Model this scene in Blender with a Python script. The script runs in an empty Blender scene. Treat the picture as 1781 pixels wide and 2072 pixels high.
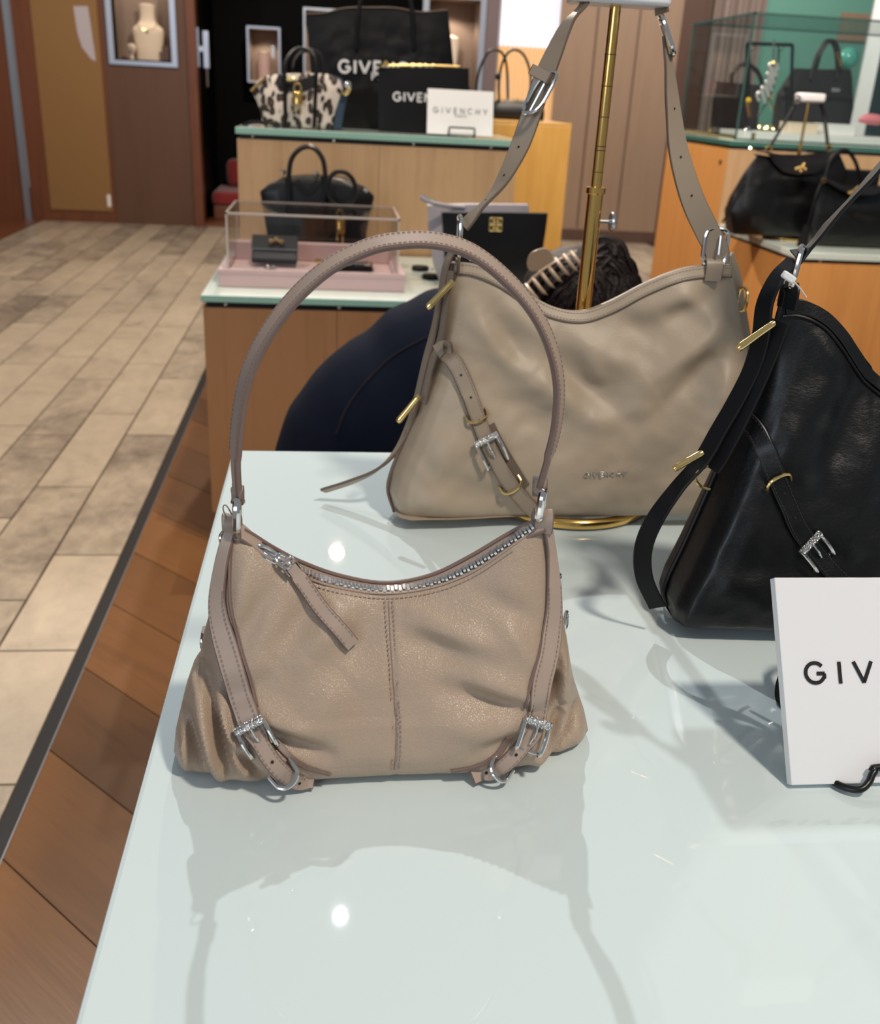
import bpy, bmesh, math, random
import numpy as np
from mathutils import Vector, Matrix, noise
from mathutils.bvhtree import BVHTree

SC = bpy.context.scene
COL = SC.collection
random.seed(7)

# ---------------------------------------------------------------- camera
W_PX, H_PX, F_PX = 1781.0, 2072.0, 1980.0
PITCH, ROLL, YAW = 0.404216, 0.053856, 0.121536
CAM = Vector((0.0, 0.0, 1.2))
_fw = Vector((math.sin(YAW) * math.cos(PITCH), math.cos(YAW) * math.cos(PITCH), -math.sin(PITCH)))
_rt0 = Vector((math.cos(YAW), -math.sin(YAW), 0))
_up0 = _rt0.cross(_fw)
_rt = _rt0 * math.cos(ROLL) + _up0 * math.sin(ROLL)
_up = _up0 * math.cos(ROLL) - _rt0 * math.sin(ROLL)
cam_data = bpy.data.cameras.new('camera')
cam_data.sensor_fit = 'HORIZONTAL'
cam_data.sensor_width = 36.0
cam_data.lens = F_PX / W_PX * 36.0
cam_data.clip_start = 0.02
cam_data.dof.use_dof = True
cam_data.dof.focus_distance = 0.76
cam_data.dof.aperture_fstop = 11.0
cam = bpy.data.objects.new('camera', cam_data)
cam.matrix_world = Matrix(((_rt.x, _up.x, -_fw.x, CAM.x), (_rt.y, _up.y, -_fw.y, CAM.y), (_rt.z, _up.z, -_fw.z, CAM.z), (0, 0, 0, 1)))
COL.objects.link(cam)
SC.camera = cam

# ---------------------------------------------------------------- world, lights, exposure
world = bpy.data.worlds.new('shop_ambient')
world.use_nodes = True
world.node_tree.nodes['Background'].inputs[0].default_value = (0.86, 0.93, 1.0, 1)
world.node_tree.nodes['Background'].inputs[1].default_value = 0.24
SC.world = world
SC.view_settings.view_transform = 'Standard'
SC.view_settings.look = 'None'
SC.view_settings.gamma = 1.0
SC.view_settings.exposure = 0.0
SC.view_settings.use_curve_mapping = False
SC.cycles.max_bounces = 10
SC.cycles.transparent_max_bounces = 16
SC.cycles.caustics_reflective = False
SC.cycles.caustics_refractive = False
SC.cycles.use_denoising = True

def spot(name, loc, target, watts, color, size_deg, radius, blend=0.4):
    d = bpy.data.lights.new(name, 'SPOT')
    d.energy = watts; d.color = color; d.spot_size = math.radians(size_deg); d.shadow_soft_size = radius; d.spot_blend = blend
    o = bpy.data.objects.new(name, d); COL.objects.link(o)
    o.location = loc
    o.rotation_euler = (Vector(target) - Vector(loc)).to_track_quat('-Z', 'Y').to_euler()
    return o

def area(name, loc, target, watts, color, sx, sy):
    d = bpy.data.lights.new(name, 'AREA')
    d.energy = watts; d.color = color; d.shape = 'RECTANGLE'; d.size = sx; d.size_y = sy
    o = bpy.data.objects.new(name, d); COL.objects.link(o)
    o.location = loc
    o.rotation_euler = (Vector(target) - Vector(loc)).to_track_quat('-Z', 'Y').to_euler()
    return o

spot('spotlight_behind_table', (0.07, 4.2, 4.6), (0.08, 0.6, 0.75), 350, (0.97, 0.98, 1.0), 50, 0.026)
spot('spotlight_front_right', (1.15, -0.35, 3.4), (0.25, 0.9, 0.85), 225, (1.0, 0.90, 0.76), 44, 0.14)
area('shop_window_daylight', (-2.4, -2.6, 2.2), (0.3, 1.2, 0.8), 45, (0.78, 0.88, 1.0), 2.0, 1.8)
spot('downlight_middle_display', (0.35, 1.9, 3.3), (0.15, 3.0, 0.8), 185, (1.0, 0.84, 0.66), 62, 0.05)
spot('downlight_right_display', (0.9, 2.3, 3.3), (2.1, 4.2, 0.7), 540, (1.0, 0.86, 0.70), 62, 0.05)
spot('downlight_walkway', (-1.4, 3.0, 3.6), (-1.35, 3.3, 0), 195, (1.0, 0.88, 0.74), 95, 0.12)
spot('downlight_back_walkway', (0.047, 6.03, 3.2), (0.047, 6.3, 0), 330, (1.0, 0.86, 0.70), 165, 0.038)
spot('downlight_back_left', (-2.2, 6.0, 3.4), (-2.0, 8.8, 0.6), 110, (1.0, 0.82, 0.62), 90, 0.08)
spot('downlight_right_back', (3.2, 7.0, 3.4), (3.2, 9.0, 1.0), 260, (1.0, 0.92, 0.84), 100, 0.08)

# ---------------------------------------------------------------- pixel -> point on a real plane
def ray(px, py):
    return _fw * F_PX + _rt * (px - W_PX / 2) - _up * (py - H_PX / 2)
def at(px, py, Y):                 # point of the photograph at the depth Y
    d = ray(px, py); return CAM + d * (Y / d.y)
def on(px, py, z):                 # point of the photograph on the level z
    d = ray(px, py); return CAM + d * ((z - CAM.z) / d.z)
def proj(p):
    d = Vector(p) - CAM; w = d.dot(_fw)
    return (W_PX / 2 + F_PX * d.dot(_rt) / w, H_PX / 2 - F_PX * d.dot(_up) / w)

# ---------------------------------------------------------------- mesh builder
class MB:
    def __init__(s):
        s.v = []; s.f = []; s.m = []
    def add(s, verts, faces, mat=0):
        n = len(s.v); s.v += [Vector(q) for q in verts]
        for i, f in enumerate(faces):
            s.f.append([n + k for k in f]); s.m.append(mat[i] if isinstance(mat, list) else mat)
        return s
    def box(s, lo, hi, mat=0, M=None):
        x0, y0, z0 = lo; x1, y1, z1 = hi
        vs = [Vector(q) for q in ((x0,y0,z0),(x1,y0,z0),(x1,y1,z0),(x0,y1,z0),(x0,y0,z1),(x1,y0,z1),(x1,y1,z1),(x0,y1,z1))]
        if M is not None: vs = [M @ q for q in vs]
        return s.add(vs, [(0,3,2,1),(4,5,6,7),(0,1,5,4),(1,2,6,5),(2,3,7,6),(3,0,4,7)], mat)
    def prism(s, poly, z0, z1, mat=0, side=None):
        n = len(poly)
        vs = [Vector((p[0], p[1], z0)) for p in poly] + [Vector((p[0], p[1], z1)) for p in poly]
        fs = [list(range(n))[::-1], list(range(n, 2*n))] + [(i, (i+1) % n, n + (i+1) % n, n + i) for i in range(n)]
        return s.add(vs, fs, [mat, mat] + [mat if side is None else side] * n)
    def tube(s, pts, r, n=8, closed=False, mat=0, cap=True):
        pts = [Vector(p) for p in pts]; m = len(pts)
        rs = r if isinstance(r, (list, tuple)) else [r] * m
        tang = []
        for i in range(m):
            a = pts[(i-1) % m] if (closed or i > 0) else pts[i]
            b = pts[(i+1) % m] if (closed or i < m-1) else pts[i]
            t = (b - a); tang.append(t.normalized() if t.length > 1e-9 else Vector((0,0,1)))
        ref = Vector((0,0,1)) if abs(tang[0].z) < 0.9 else Vector((1,0,0))
        u = tang[0].cross(ref).normalized(); vs = []
        for i in range(m):
            u = (u - tang[i] * u.dot(tang[i])).normalized(); w = tang[i].cross(u)
            for k in range(n):
                a = 2*math.pi*k/n
                vs.append(pts[i] + (u*math.cos(a) + w*math.sin(a)) * rs[i])
        fs = []
        for i in range(m if closed else m-1):
            j = (i+1) % m
            for k in range(n):
                fs.append((i*n+k, i*n+(k+1)%n, j*n+(k+1)%n, j*n+k))
        if not closed and cap:
            fs.append(list(range(n))[::-1]); fs.append([(m-1)*n+k for k in range(n)])
        return s.add(vs, fs, mat)
    def ribbon(s, pts, wd, width, thick, mat=0, edge=None, ch=0.25):
        """flat leather band: pts centre line, wd width direction per point"""
        pts = [Vector(p) for p in pts]; m = len(pts)
        edge = mat if edge is None else edge
        ws = width if isinstance(width, (list, tuple)) else [width] * m
        vs = []; c = thick * ch
        for i in range(m):
            a = pts[max(i-1,0)]; b = pts[min(i+1,m-1)]
            t = (b-a).normalized(); w = Vector(wd[i]); w = (w - t*w.dot(t)).normalized(); nn = t.cross(w)
            h = ws[i]/2; k = thick/2
            for (x, y) in ((-h,-k+c),(-h+c,-k),(h-c,-k),(h,-k+c),(h,k-c),(h-c,k),(-h+c,k),(-h,k-c)):
                vs.append(pts[i] + w*x + nn*y)
        fs = []; ms = []
        mm = [edge, mat, edge, edge, edge, mat, edge, edge]
        for i in range(m-1):
            for k in range(8):
                fs.append((i*8+k, i*8+(k+1)%8, (i+1)*8+(k+1)%8, (i+1)*8+k)); ms.append(mm[k])
        fs.append(list(range(8))[::-1]); ms.append(edge)
        fs.append([(m-1)*8+k for k in range(8)]); ms.append(edge)
        return s.add(vs, fs, ms)
    def lathe(s, prof, centre, n=24, mat=0, axis=(0,0,1)):
        ax = Vector(axis).normalized(); q = Vector((0,0,1)).rotation_difference(ax); c = Vector(centre); vs = []; fs = []
        for (r, z) in prof:
            for k in range(n):
                a = 2*math.pi*k/n
                vs.append(c + q @ Vector((r*math.cos(a), r*math.sin(a), z)))
        for i in range(len(prof)-1):
            for k in range(n):
                fs.append((i*n+k, i*n+(k+1)%n, (i+1)*n+(k+1)%n, (i+1)*n+k))
        fs.append(list(range(n))[::-1]); fs.append([(len(prof)-1)*n+k for k in range(n)])
        return s.add(vs, fs, mat)
    def ball(s, c, r, n=10, mat=0, sc=(1,1,1)):
        prof = []; m = max(4, n//2)
        vs = []; fs = []; c = Vector(c)
        for i in range(1, m):
            th = math.pi*i/m
            for k in range(n):
                a = 2*math.pi*k/n
                vs.append(c + Vector((r*math.sin(th)*math.cos(a)*sc[0], r*math.sin(th)*math.sin(a)*sc[1], -r*math.cos(th)*sc[2])))
        for i in range(m-2):
            for k in range(n):
                fs.append((i*n+k, i*n+(k+1)%n, (i+1)*n+(k+1)%n, (i+1)*n+k))
        b = len(vs); vs.append(c + Vector((0,0,-r*sc[2]))); vs.append(c + Vector((0,0,r*sc[2])))
        for k in range(n):
            fs.append((b, (k+1)%n, k)); fs.append((b+1, (m-2)*n+k, (m-2)*n+(k+1)%n))
        return s.add(vs, fs, mat)
    def build(s, name, mats, root=None, parent=None, smooth=True, bevel=0, sub=0, kind=None, auto=None):
        """mesh object; verts are kept relative to the thing's base"""
        base = Vector(root['_base']) if root is not None else Vector((0,0,0))
        me = bpy.data.meshes.new(name)
        me.from_pydata([tuple(q - base) for q in s.v], [], s.f)
        for mt in (mats if isinstance(mats, (list, tuple)) else [mats]): me.materials.append(mt)
        me.polygons.foreach_set('material_index', s.m)
        bm = bmesh.new(); bm.from_mesh(me); bmesh.ops.recalc_face_normals(bm, faces=bm.faces[:]); bm.to_mesh(me); bm.free()
        me.polygons.foreach_set('use_smooth', [smooth] * len(me.polygons))
        if smooth and not sub: me.set_sharp_from_angle(angle=math.radians(auto or 40))
        o = bpy.data.objects.new(name, me); COL.objects.link(o)
        if bevel:
            b = o.modifiers.new('bevel', 'BEVEL'); b.width = bevel; b.segments = 2; b.limit_method = 'ANGLE'; b.harden_normals = False
        if sub:
            b = o.modifiers.new('sub', 'SUBSURF'); b.levels = sub; b.render_levels = sub
        if parent is not None: o.parent = parent
        elif root is not None: o.parent = root
        if kind: o['kind'] = kind
        return o

def thing(name, label, cat, base=(0,0,0), group=None):
    o = bpy.data.objects.new(name, None); COL.objects.link(o)
    o.empty_display_size = 0.05
    o.location = base; o['_base'] = tuple(base)
    o['label'] = label; o['category'] = cat
    if group: o['group'] = group
    return o
def struct(o):
    o['kind'] = 'structure'; return o
def tag(o, label, cat, group=None):
    o['label'] = label; o['category'] = cat
    if group: o['group'] = group
    return o
def dup(root, loc, label, rotz=0, group=None):
    r = root.copy(); COL.objects.link(r); r.location = loc; r.rotation_euler = (0, 0, rotz); r['label'] = label
    if group: r['group'] = group
    for ch in list(root.children):
        c = ch.copy(); COL.objects.link(c); c.parent = r
        for g in list(ch.children):
            d = g.copy(); COL.objects.link(d); d.parent = c
    return r

def spline(pts, n=8, closed=False):
    """Catmull-Rom through the points (any dimension)"""
    P = [np.array(p, float) for p in pts]; m = len(P); out = []
    segs = m if closed else m-1
    for i in range(segs):
        p1, p2 = P[i], P[(i+1) % m]
        p0 = P[(i-1) % m] if (closed or i > 0) else 2*p1 - p2
        p3 = P[(i+2) % m] if (closed or i+2 < m) else 2*p2 - p1
        for k in range(n):
            t = k/n
            out.append(0.5*((2*p1) + (-p0+p2)*t + (2*p0-5*p1+4*p2-p3)*t*t + (-p0+3*p1-3*p2+p3)*t**3))
    if not closed: out.append(P[-1])
    return out
def resample(pts, n):
    P = np.array([np.array(p, float) for p in pts]); d = np.r_[0, np.cumsum(np.linalg.norm(np.diff(P, axis=0), axis=1))]
    t = np.linspace(0, d[-1], n)
    return [np.array([np.interp(x, d, P[:, k]) for k in range(P.shape[1])]) for x in t]
def V(a): return Vector([float(q) for q in a])

# ---------------------------------------------------------------- letters drawn as strokes (unit height)
def arc(cx, cy, rx, ry, a0, a1, n=18):
    return [(cx + rx*math.cos(math.radians(a0+(a1-a0)*i/n)), cy + ry*math.sin(math.radians(a0+(a1-a0)*i/n))) for i in range(n+1)]
GLYPH = {
 'G': (1.0, [arc(.48,.5,.46,.46,42,330) + [(.92,.27),(.92,.47)], [(.94,.47),(.56,.47)]]),
 'I': (.14, [[(.07,0),(.07,1)]]),
 'V': (.92, [[(.02,1),(.46,.03)],[(.46,.03),(.9,1)]]),
 'E': (.62, [[(.07,0),(.07,1)],[(0,.96),(.6,.96)],[(0,.5),(.55,.5)],[(0,.04),(.6,.04)]]),
 'N': (.82, [[(.07,0),(.07,1)],[(.07,.97),(.75,.03)],[(.75,0),(.75,1)]]),
 'C': (.92, [arc(.48,.5,.46,.46,45,315)]),
 'H': (.78, [[(.07,0),(.07,1)],[(.71,0),(.71,1)],[(.07,.5),(.71,.5)]]),
 'Y': (.86, [[(.02,1),(.43,.45)],[(.84,1),(.43,.45)],[(.43,.5),(.43,0)]]),
 'P': (.62, [[(.07,0),(.07,1)],[(.0,.96),(.3,.96)] + arc(.32,.72,.24,.24,90,-90,10) + [(.0,.48)]]),
 'A': (.9, [[(.02,0),(.45,.97)],[(.88,0),(.45,.97)],[(.2,.33),(.7,.33)]]),
 'R': (.68, [[(.07,0),(.07,1)],[(.0,.96),(.3,.96)] + arc(.32,.72,.24,.24,90,-90,10) + [(.0,.48)],[(.3,.48),(.62,0)]]),
 'S': (.6, [arc(.3,.74,.25,.23,30,250,10) + arc(.3,.27,.27,.24,90,-150,12)]),
 'M': (1.0, [[(.07,0),(.07,1)],[(.07,.97),(.5,.2)],[(.93,.97),(.5,.2)],[(.93,0),(.93,1)]]),
}
def word_width(text, gap): return sum(GLYPH[c][0] for c in text) + gap*(len(text)-1)
def lettering(mb, text, org, right, up, h, gap=.35, stroke=.13, depth=.0006, mat=0):
    """flat extruded letters lying on a surface; org = lower left, right/up unit vectors"""
    right = Vector(right).normalized(); up = Vector(up).normalized(); nn = right.cross(up)
    x = 0.0
    for c in text:
        w, strokes = GLYPH[c]
        for st in strokes:
            pts = [Vector(org) + right*((x+p[0])*h) + up*(p[1]*h) + nn*depth*.5 for p in st]
            wd = []
            for i in range(len(pts)):
                t = (pts[min(i+1,len(pts)-1)] - pts[max(i-1,0)]).normalized(); wd.append(nn.cross(t))
            mb.ribbon(pts, wd, stroke*h, depth, mat)
        x += w + gap
    return mb

# ---------------------------------------------------------------- materials
def mat(name, base, rough=.5, metal=0, spec=.5, coat=0, coat_rough=.05, emit=None, estr=0, trans=0, ior=1.45, sheen=0):
    m = bpy.data.materials.new(name); m.use_nodes = True
    b = m.node_tree.nodes['Principled BSDF']
    b.inputs['Base Color'].default_value = (*base, 1); b.inputs['Roughness'].default_value = rough
    b.inputs['Metallic'].default_value = metal; b.inputs['Specular IOR Level'].default_value = spec
    b.inputs['Coat Weight'].default_value = coat; b.inputs['Coat Roughness'].default_value = coat_rough
    b.inputs['IOR'].default_value = ior; b.inputs['Transmission Weight'].default_value = trans
    if sheen: b.inputs['Sheen Weight'].default_value = sheen
    if emit: b.inputs['Emission Color'].default_value = (*emit, 1); b.inputs['Emission Strength'].default_value = estr
    return m
def nodes(m): return m.node_tree.nodes, m.node_tree.links, m.node_tree.nodes['Principled BSDF']
def coords(m, scale=(1,1,1), kind='Object', rot=(0,0,0)):
    n, l, b = nodes(m); t = n.new('ShaderNodeTexCoord'); mp = n.new('ShaderNodeMapping')
    mp.inputs['Scale'].default_value = scale; mp.inputs['Rotation'].default_value = rot
    l.new(t.outputs[kind], mp.inputs['Vector']); return mp.outputs['Vector']
def noise_tex(m, vec, scale, detail=4, rough=.5, dist=0):
    n, l, b = nodes(m); t = n.new('ShaderNodeTexNoise'); t.inputs['Scale'].default_value = scale
    t.inputs['Detail'].default_value = detail; t.inputs['Roughness'].default_value = rough; t.inputs['Distortion'].default_value = dist
    l.new(vec, t.inputs['Vector']); return t.outputs['Fac']
def ramp(m, fac, stops):
    n, l, b = nodes(m); r = n.new('ShaderNodeValToRGB')
    while len(r.color_ramp.elements) < len(stops): r.color_ramp.elements.new(.5)
    for e, (p, c) in zip(r.color_ramp.elements, stops):
        e.position = p; e.color = (*c, 1) if len(c) == 3 else c
    l.new(fac, r.inputs['Fac']); return r.outputs['Color']
def bump(m, height, strength, dist, prev=None):
    n, l, b = nodes(m); k = n.new('ShaderNodeBump'); k.inputs['Strength'].default_value = strength; k.inputs['Distance'].default_value = dist
    l.new(height, k.inputs['Height'])
    if prev is not None: l.new(prev, k.inputs['Normal'])
    l.new(k.outputs['Normal'], b.inputs['Normal']); return k.outputs['Normal']
def math_node(m, op, a, bb):
    n, l, b = nodes(m); k = n.new('ShaderNodeMath'); k.operation = op
    for i, q in enumerate((a, bb)):
        if isinstance(q, (int, float)): k.inputs[i].default_value = q
        else: l.new(q, k.inputs[i])
    return k.outputs[0]
def leather(name, c1, c2, rough, scale=620, bs=.35, crinkle=0, spec=.5, coat=0):
    m = mat(name, c1, rough, spec=spec, coat=coat, coat_rough=.25); n, l, b = nodes(m); v = coords(m)
    f = noise_tex(m, v, 9, 3)
    l.new(ramp(m, f, [(.3, c2), (.7, c1)]), b.inputs['Base Color'])
    vo = n.new('ShaderNodeTexVoronoi'); vo.feature = 'DISTANCE_TO_EDGE'; vo.inputs['Scale'].default_value = scale
    l.new(v, vo.inputs['Vector'])
    k = n.new('ShaderNodeMath'); k.operation = 'MINIMUM'; l.new(vo.outputs['Distance'], k.inputs[0]); k.inputs[1].default_value = .16
    nm = bump(m, k.outputs[0], bs, .0016)
    f2 = noise_tex(m, v, 95, 5, .6, .6)
    nm = bump(m, f2, bs * .5, .0022, nm)
    if crinkle:
        f3 = noise_tex(m, coords(m, (1, 1, 2.2), rot=(0, .6, 0)), 160, 4, .6, 1.5)
        bump(m, f3, crinkle, .002, nm)
    return m

M = {}
M['leather_blush'] = leather('leather_blush', (.43, .325, .245), (.39, .285, .212), .33, 560, .42, .22)
M['strap_blush'] = leather('strap_blush', (.40, .305, .25), (.375, .28, .23), .42, 900, .10)
M['edge_mauve'] = mat('edge_mauve', (.19, .125, .105), .45)
M['leather_taupe'] = leather('leather_taupe', (.43, .34, .252), (.385, .30, .218), .43, 900, .12, .14)
M['strap_taupe'] = leather('strap_taupe', (.33, .26, .195), (.30, .235, .175), .42, 900, .10)
M['edge_taupe'] = mat('edge_taupe', (.14, .098, .073), .45)
M['leather_black'] = leather('leather_black', (.0022, .0022, .0028), (.0014, .0014, .002), .38, 900, .10, .24, spec=.4, coat=.22)
M['leather_black_dull'] = leather('leather_black_dull', (.004, .004, .0055), (.003, .003, .004), .5, 900, .10, spec=.3)
M['leather_brown'] = leather('leather_brown', (.03, .018, .018), (.02, .012, .014), .5, 900, .15)
M['edge_black'] = mat('edge_black', (.006, .005, .006), .4)
M['thread_mauve'] = mat('thread_mauve', (.27, .195, .16), .7)
M['thread_dark'] = mat('thread_dark', (.03, .028, .03), .6)
M['gold'] = mat('gold', (1.0, .72, .30), .17, 1)
M['brass'] = mat('brass', (.95, .60, .19), .15, 1)
M['chrome'] = mat('chrome', (.82, .80, .79), .12, 1)
M['steel'] = mat('steel', (.55, .55, .57), .3, 1)
M['dark_hole'] = mat('dark_hole', (.012, .008, .007), .7)
M['white_acrylic'] = mat('white_acrylic', (.80, .79, .81), .22, spec=.5)
M['white_board'] = mat('white_board', (.85, .85, .85), .4)
M['ink_black'] = mat('ink_black', (.006, .006, .007), .5)
M['ink_grey'] = mat('ink_grey', (.10, .10, .10), .5)
M['ink_white'] = mat('ink_white', (.72, .72, .74), .5)
M['foil_silver'] = mat('foil_silver', (.85, .83, .80), .25, 1)
M['charm_silver'] = mat('charm_silver', (.72, .70, .72), .4, .55)
M['wire_black'] = mat('wire_black', (.004, .004, .005), .35)
M['table_glass'] = mat('table_glass', (.65, .735, .74), .012, spec=.62)
M['glass_edge'] = mat('glass_edge', (.30, .50, .46), .12, spec=.6)
M['glass_edge_pale'] = mat('glass_edge_pale', (.55, .68, .69), .1, spec=.6)
M['shelf_glass'] = mat('shelf_glass', (.62, .70, .66), .06, spec=.6)
M['shelf_edge'] = mat('shelf_edge', (.30, .52, .44), .1, spec=.6)
M['shelf_edge_dark'] = mat('shelf_edge_dark', (.05, .15, .125), .1, spec=.6)
M['dark_rail'] = mat('dark_rail', (.012, .012, .012), .3)
def wood(name, stops, axis='z', scale=1.0, rough=.42, bands=None, coat=0):
    m = mat(name, stops[0][1], rough, coat=coat); n, l, b = nodes(m)
    sc = {'z': (9, 9, .7), 'x': (.7, 9, 9), 'y': (9, .7, 9)}[axis]
    v = coords(m, tuple(q * scale for q in sc))
    f = noise_tex(m, v, 2.2, 6, .55, .8)
    f2 = noise_tex(m, coords(m, tuple(q * scale * 12 for q in sc)), 2.0, 3)
    mix = math_node(m, 'ADD', math_node(m, 'MULTIPLY', f, .8), math_node(m, 'MULTIPLY', f2, .2))
    l.new(ramp(m, mix, stops), b.inputs['Base Color'])
    bump(m, f2, .08, .002)
    return m
M['maple'] = wood('maple', [(.3, (.47, .285, .15)), (.55, (.56, .36, .20)), (.75, (.52, .32, .175))])
M['maple_brown'] = wood('maple_brown', [(.3, (.30, .145, .062)), (.55, (.36, .18, .082)), (.75, (.33, .16, .07))])
M['orange_wood'] = wood('orange_wood', [(.3, (.58, .255, .072)), (.55, (.66, .31, .096)), (.75, (.61, .275, .08))])
M['gold_panel'] = wood('gold_panel', [(.3, (.37, .20, .045)), (.55, (.43, .245, .066)), (.75, (.39, .215, .05))], rough=.3)
M['red_wood'] = wood('red_wood', [(.3, (.13, .042, .018)), (.55, (.17, .058, .025)), (.75, (.15, .05, .02))], rough=.35)
M['brown_panel'] = wood('brown_panel', [(.3, (.105, .05, .026)), (.55, (.125, .06, .032)), (.75, (.115, .055, .03))], rough=.35)
M['taupe_panel'] = wood('taupe_panel', [(.3, (.30, .20, .135)), (.55, (.335, .225, .155)), (.75, (.315, .21, .145))], rough=.4)
M['dark_taupe'] = wood('dark_taupe', [(.3, (.09, .05, .038)), (.55, (.11, .062, .046)), (.75, (.1, .056, .042))], rough=.4)
M['oak_floor'] = wood('oak_floor', [(.25, (.105, .040, .010)), (.5, (.17, .070, .019)), (.75, (.13, .051, .013))], axis='x', scale=.8, rough=.32)
n_, l_, b_ = nodes(M['oak_floor'])
oi = n_.new('ShaderNodeObjectInfo'); hs = n_.new('ShaderNodeHueSaturation'); mr = n_.new('ShaderNodeMapRange')
mr.inputs['To Min'].default_value = .62; mr.inputs['To Max'].default_value = 1.4
l_.new(oi.outputs['Random'], mr.inputs['Value']); l_.new(mr.outputs[0], hs.inputs['Value'])
src = b_.inputs['Base Color'].links[0].from_socket; l_.new(src, hs.inputs['Color']); l_.new(hs.outputs['Color'], b_.inputs['Base Color'])
# travertine tiles
m = mat('travertine', (.4, .32, .24), .38); n_, l_, b_ = nodes(m)
gv = n_.new('ShaderNodeNewGeometry'); oi = n_.new('ShaderNodeObjectInfo')
ad = n_.new('ShaderNodeVectorMath'); ad.operation = 'MULTIPLY_ADD'
cb = n_.new('ShaderNodeCombineXYZ'); l_.new(oi.outputs['Random'], cb.inputs[0]); l_.new(oi.outputs['Random'], cb.inputs[2])
ad.inputs[1].default_value = (60, 60, 60); l_.new(cb.outputs[0], ad.inputs[0]); l_.new(gv.outputs['Position'], ad.inputs[2])
mp = n_.new('ShaderNodeMapping'); mp.inputs['Scale'].default_value = (4.0, 2.6, 1); l_.new(ad.outputs[0], mp.inputs['Vector'])
f1 = noise_tex(m, mp.outputs[0], 1.1, 7, .62, .7)
f2 = noise_tex(m, mp.outputs[0], 5.5, 6, .7, .4)
mx = math_node(m, 'ADD', math_node(m, 'MULTIPLY', f1, .62), math_node(m, 'MULTIPLY', f2, .38))
mx = math_node(m, 'ADD', mx, math_node(m, 'MULTIPLY', math_node(m, 'SUBTRACT', oi.outputs['Random'], .5), .22))
l_.new(ramp(m, mx, [(.30, (.20, .155, .12)), (.42, (.33, .265, .20)), (.52, (.44, .355, .265)), (.68, (.52, .425, .315))]), b_.inputs['Base Color'])
bump(m, f2, .12, .002)
M['travertine'] = m
M['grout'] = mat('grout', (.085, .06, .045), .8)
M['black_strip'] = mat('black_strip', (.018, .016, .015), .35)
# woven screen
m = mat('woven_tan', (.30, .16, .055), .55); n_, l_, b_ = nodes(m)
w1 = n_.new('ShaderNodeTexWave'); w1.inputs['Scale'].default_value = 20; w1.bands_direction = 'X'; l_.new(coords(m), w1.inputs['Vector'])
w2 = n_.new('ShaderNodeTexWave'); w2.inputs['Scale'].default_value = 26; w2.bands_direction = 'Z'; l_.new(coords(m), w2.inputs['Vector'])
mx = math_node(m, 'ADD', math_node(m, 'MULTIPLY', w1.outputs['Fac'], .5), math_node(m, 'MULTIPLY', w2.outputs['Fac'], .5))
l_.new(ramp(m, mx, [(.1, (.20, .10, .034)), (.9, (.34, .19, .066))]), b_.inputs['Base Color'])
M['woven_tan'] = m
M['black_wall'] = mat('black_wall', (.0015, .0015, .0018), .6, spec=.1)
M['red_velvet'] = mat('red_velvet', (.22, .012, .012), .8, sheen=.4)
M['niche_back'] = mat('niche_back', (.20, .145, .115), .6)
M['niche_frame'] = mat('niche_frame', (.50, .55, .66), .3, .6)
M['bust_cream'] = mat('bust_cream', (.80, .66, .52), .6)
M['pink_suede'] = mat('pink_suede', (.60, .43, .43), .85, sheen=.3)
def thin_glass(name, tint, base=.04):
    m = bpy.data.materials.new(name); m.use_nodes = True; n, l = m.node_tree.nodes, m.node_tree.links
    n.remove(n['Principled BSDF']); out = n['Material Output']
    t = n.new('ShaderNodeBsdfTransparent'); t.inputs[0].default_value = (*tint, 1)
    g = n.new('ShaderNodeBsdfGlossy'); g.inputs['Roughness'].default_value = .02
    lw = n.new('ShaderNodeLayerWeight'); pw = n.new('ShaderNodeMath'); pw.operation = 'POWER'; pw.inputs[1].default_value = 4.0; l.new(lw.outputs['Facing'], pw.inputs[0])
    ma = n.new('ShaderNodeMath'); ma.operation = 'MULTIPLY_ADD'; ma.inputs[1].default_value = .5; ma.inputs[2].default_value = base; l.new(pw.outputs[0], ma.inputs[0])
    mx = n.new('ShaderNodeMixShader'); l.new(ma.outputs[0], mx.inputs[0]); l.new(t.outputs[0], mx.inputs[1]); l.new(g.outputs[0], mx.inputs[2]); l.new(mx.outputs[0], out.inputs[0])
    return m
M['clear'] = thin_glass('clear_acrylic', (.95, .94, .93))
M['case_glass'] = thin_glass('case_glass', (.93, .96, .955))
M['clear_edge'] = mat('clear_edge', (.62, .54, .50), .2)
M['case_edge'] = mat('case_edge', (.045, .10, .095), .15)
M['lavender_leather'] = mat('lavender_leather', (.42, .38, .42), .45)
M['pink_box'] = mat('pink_box', (.70, .48, .44), .6)
M['red_item'] = mat('red_item', (.55, .02, .03), .5)
M['navy_cloth'] = mat('navy_cloth', (.003, .005, .014), .9, spec=.15)
M['seam_brown'] = mat('seam_brown', (.018, .016, .02), .9, spec=.1)
m = mat('hair', (.02, .011, .009), .5, spec=.35); n_, l_, b_ = nodes(m)
f1 = noise_tex(m, coords(m, (3, 60, 60), rot=(.2, .5, .3)), 6, 4); l_.new(ramp(m, f1, [(.35, (.003, .0015, .0013)), (.7, (.018, .007, .006))]), b_.inputs['Base Color'])
bump(m, f1, .6, .006); M['hair'] = m
M['skin'] = mat('skin', (.52, .31, .22), .5)
M['clip_bone'] = mat('clip_bone', (.50, .37, .26), .35)
M['clip_taupe'] = mat('clip_taupe', (.26, .18, .12), .35)
M['teal'] = mat('teal', (.14, .34, .27), .5)
M['teal_glass'] = mat('teal_ball', (.10, .40, .34), .12)
M['curtain'] = mat('curtain', (.36, .28, .25), .8)
M['purple_grey'] = mat('purple_grey', (.17, .125, .13), .4)
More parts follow.
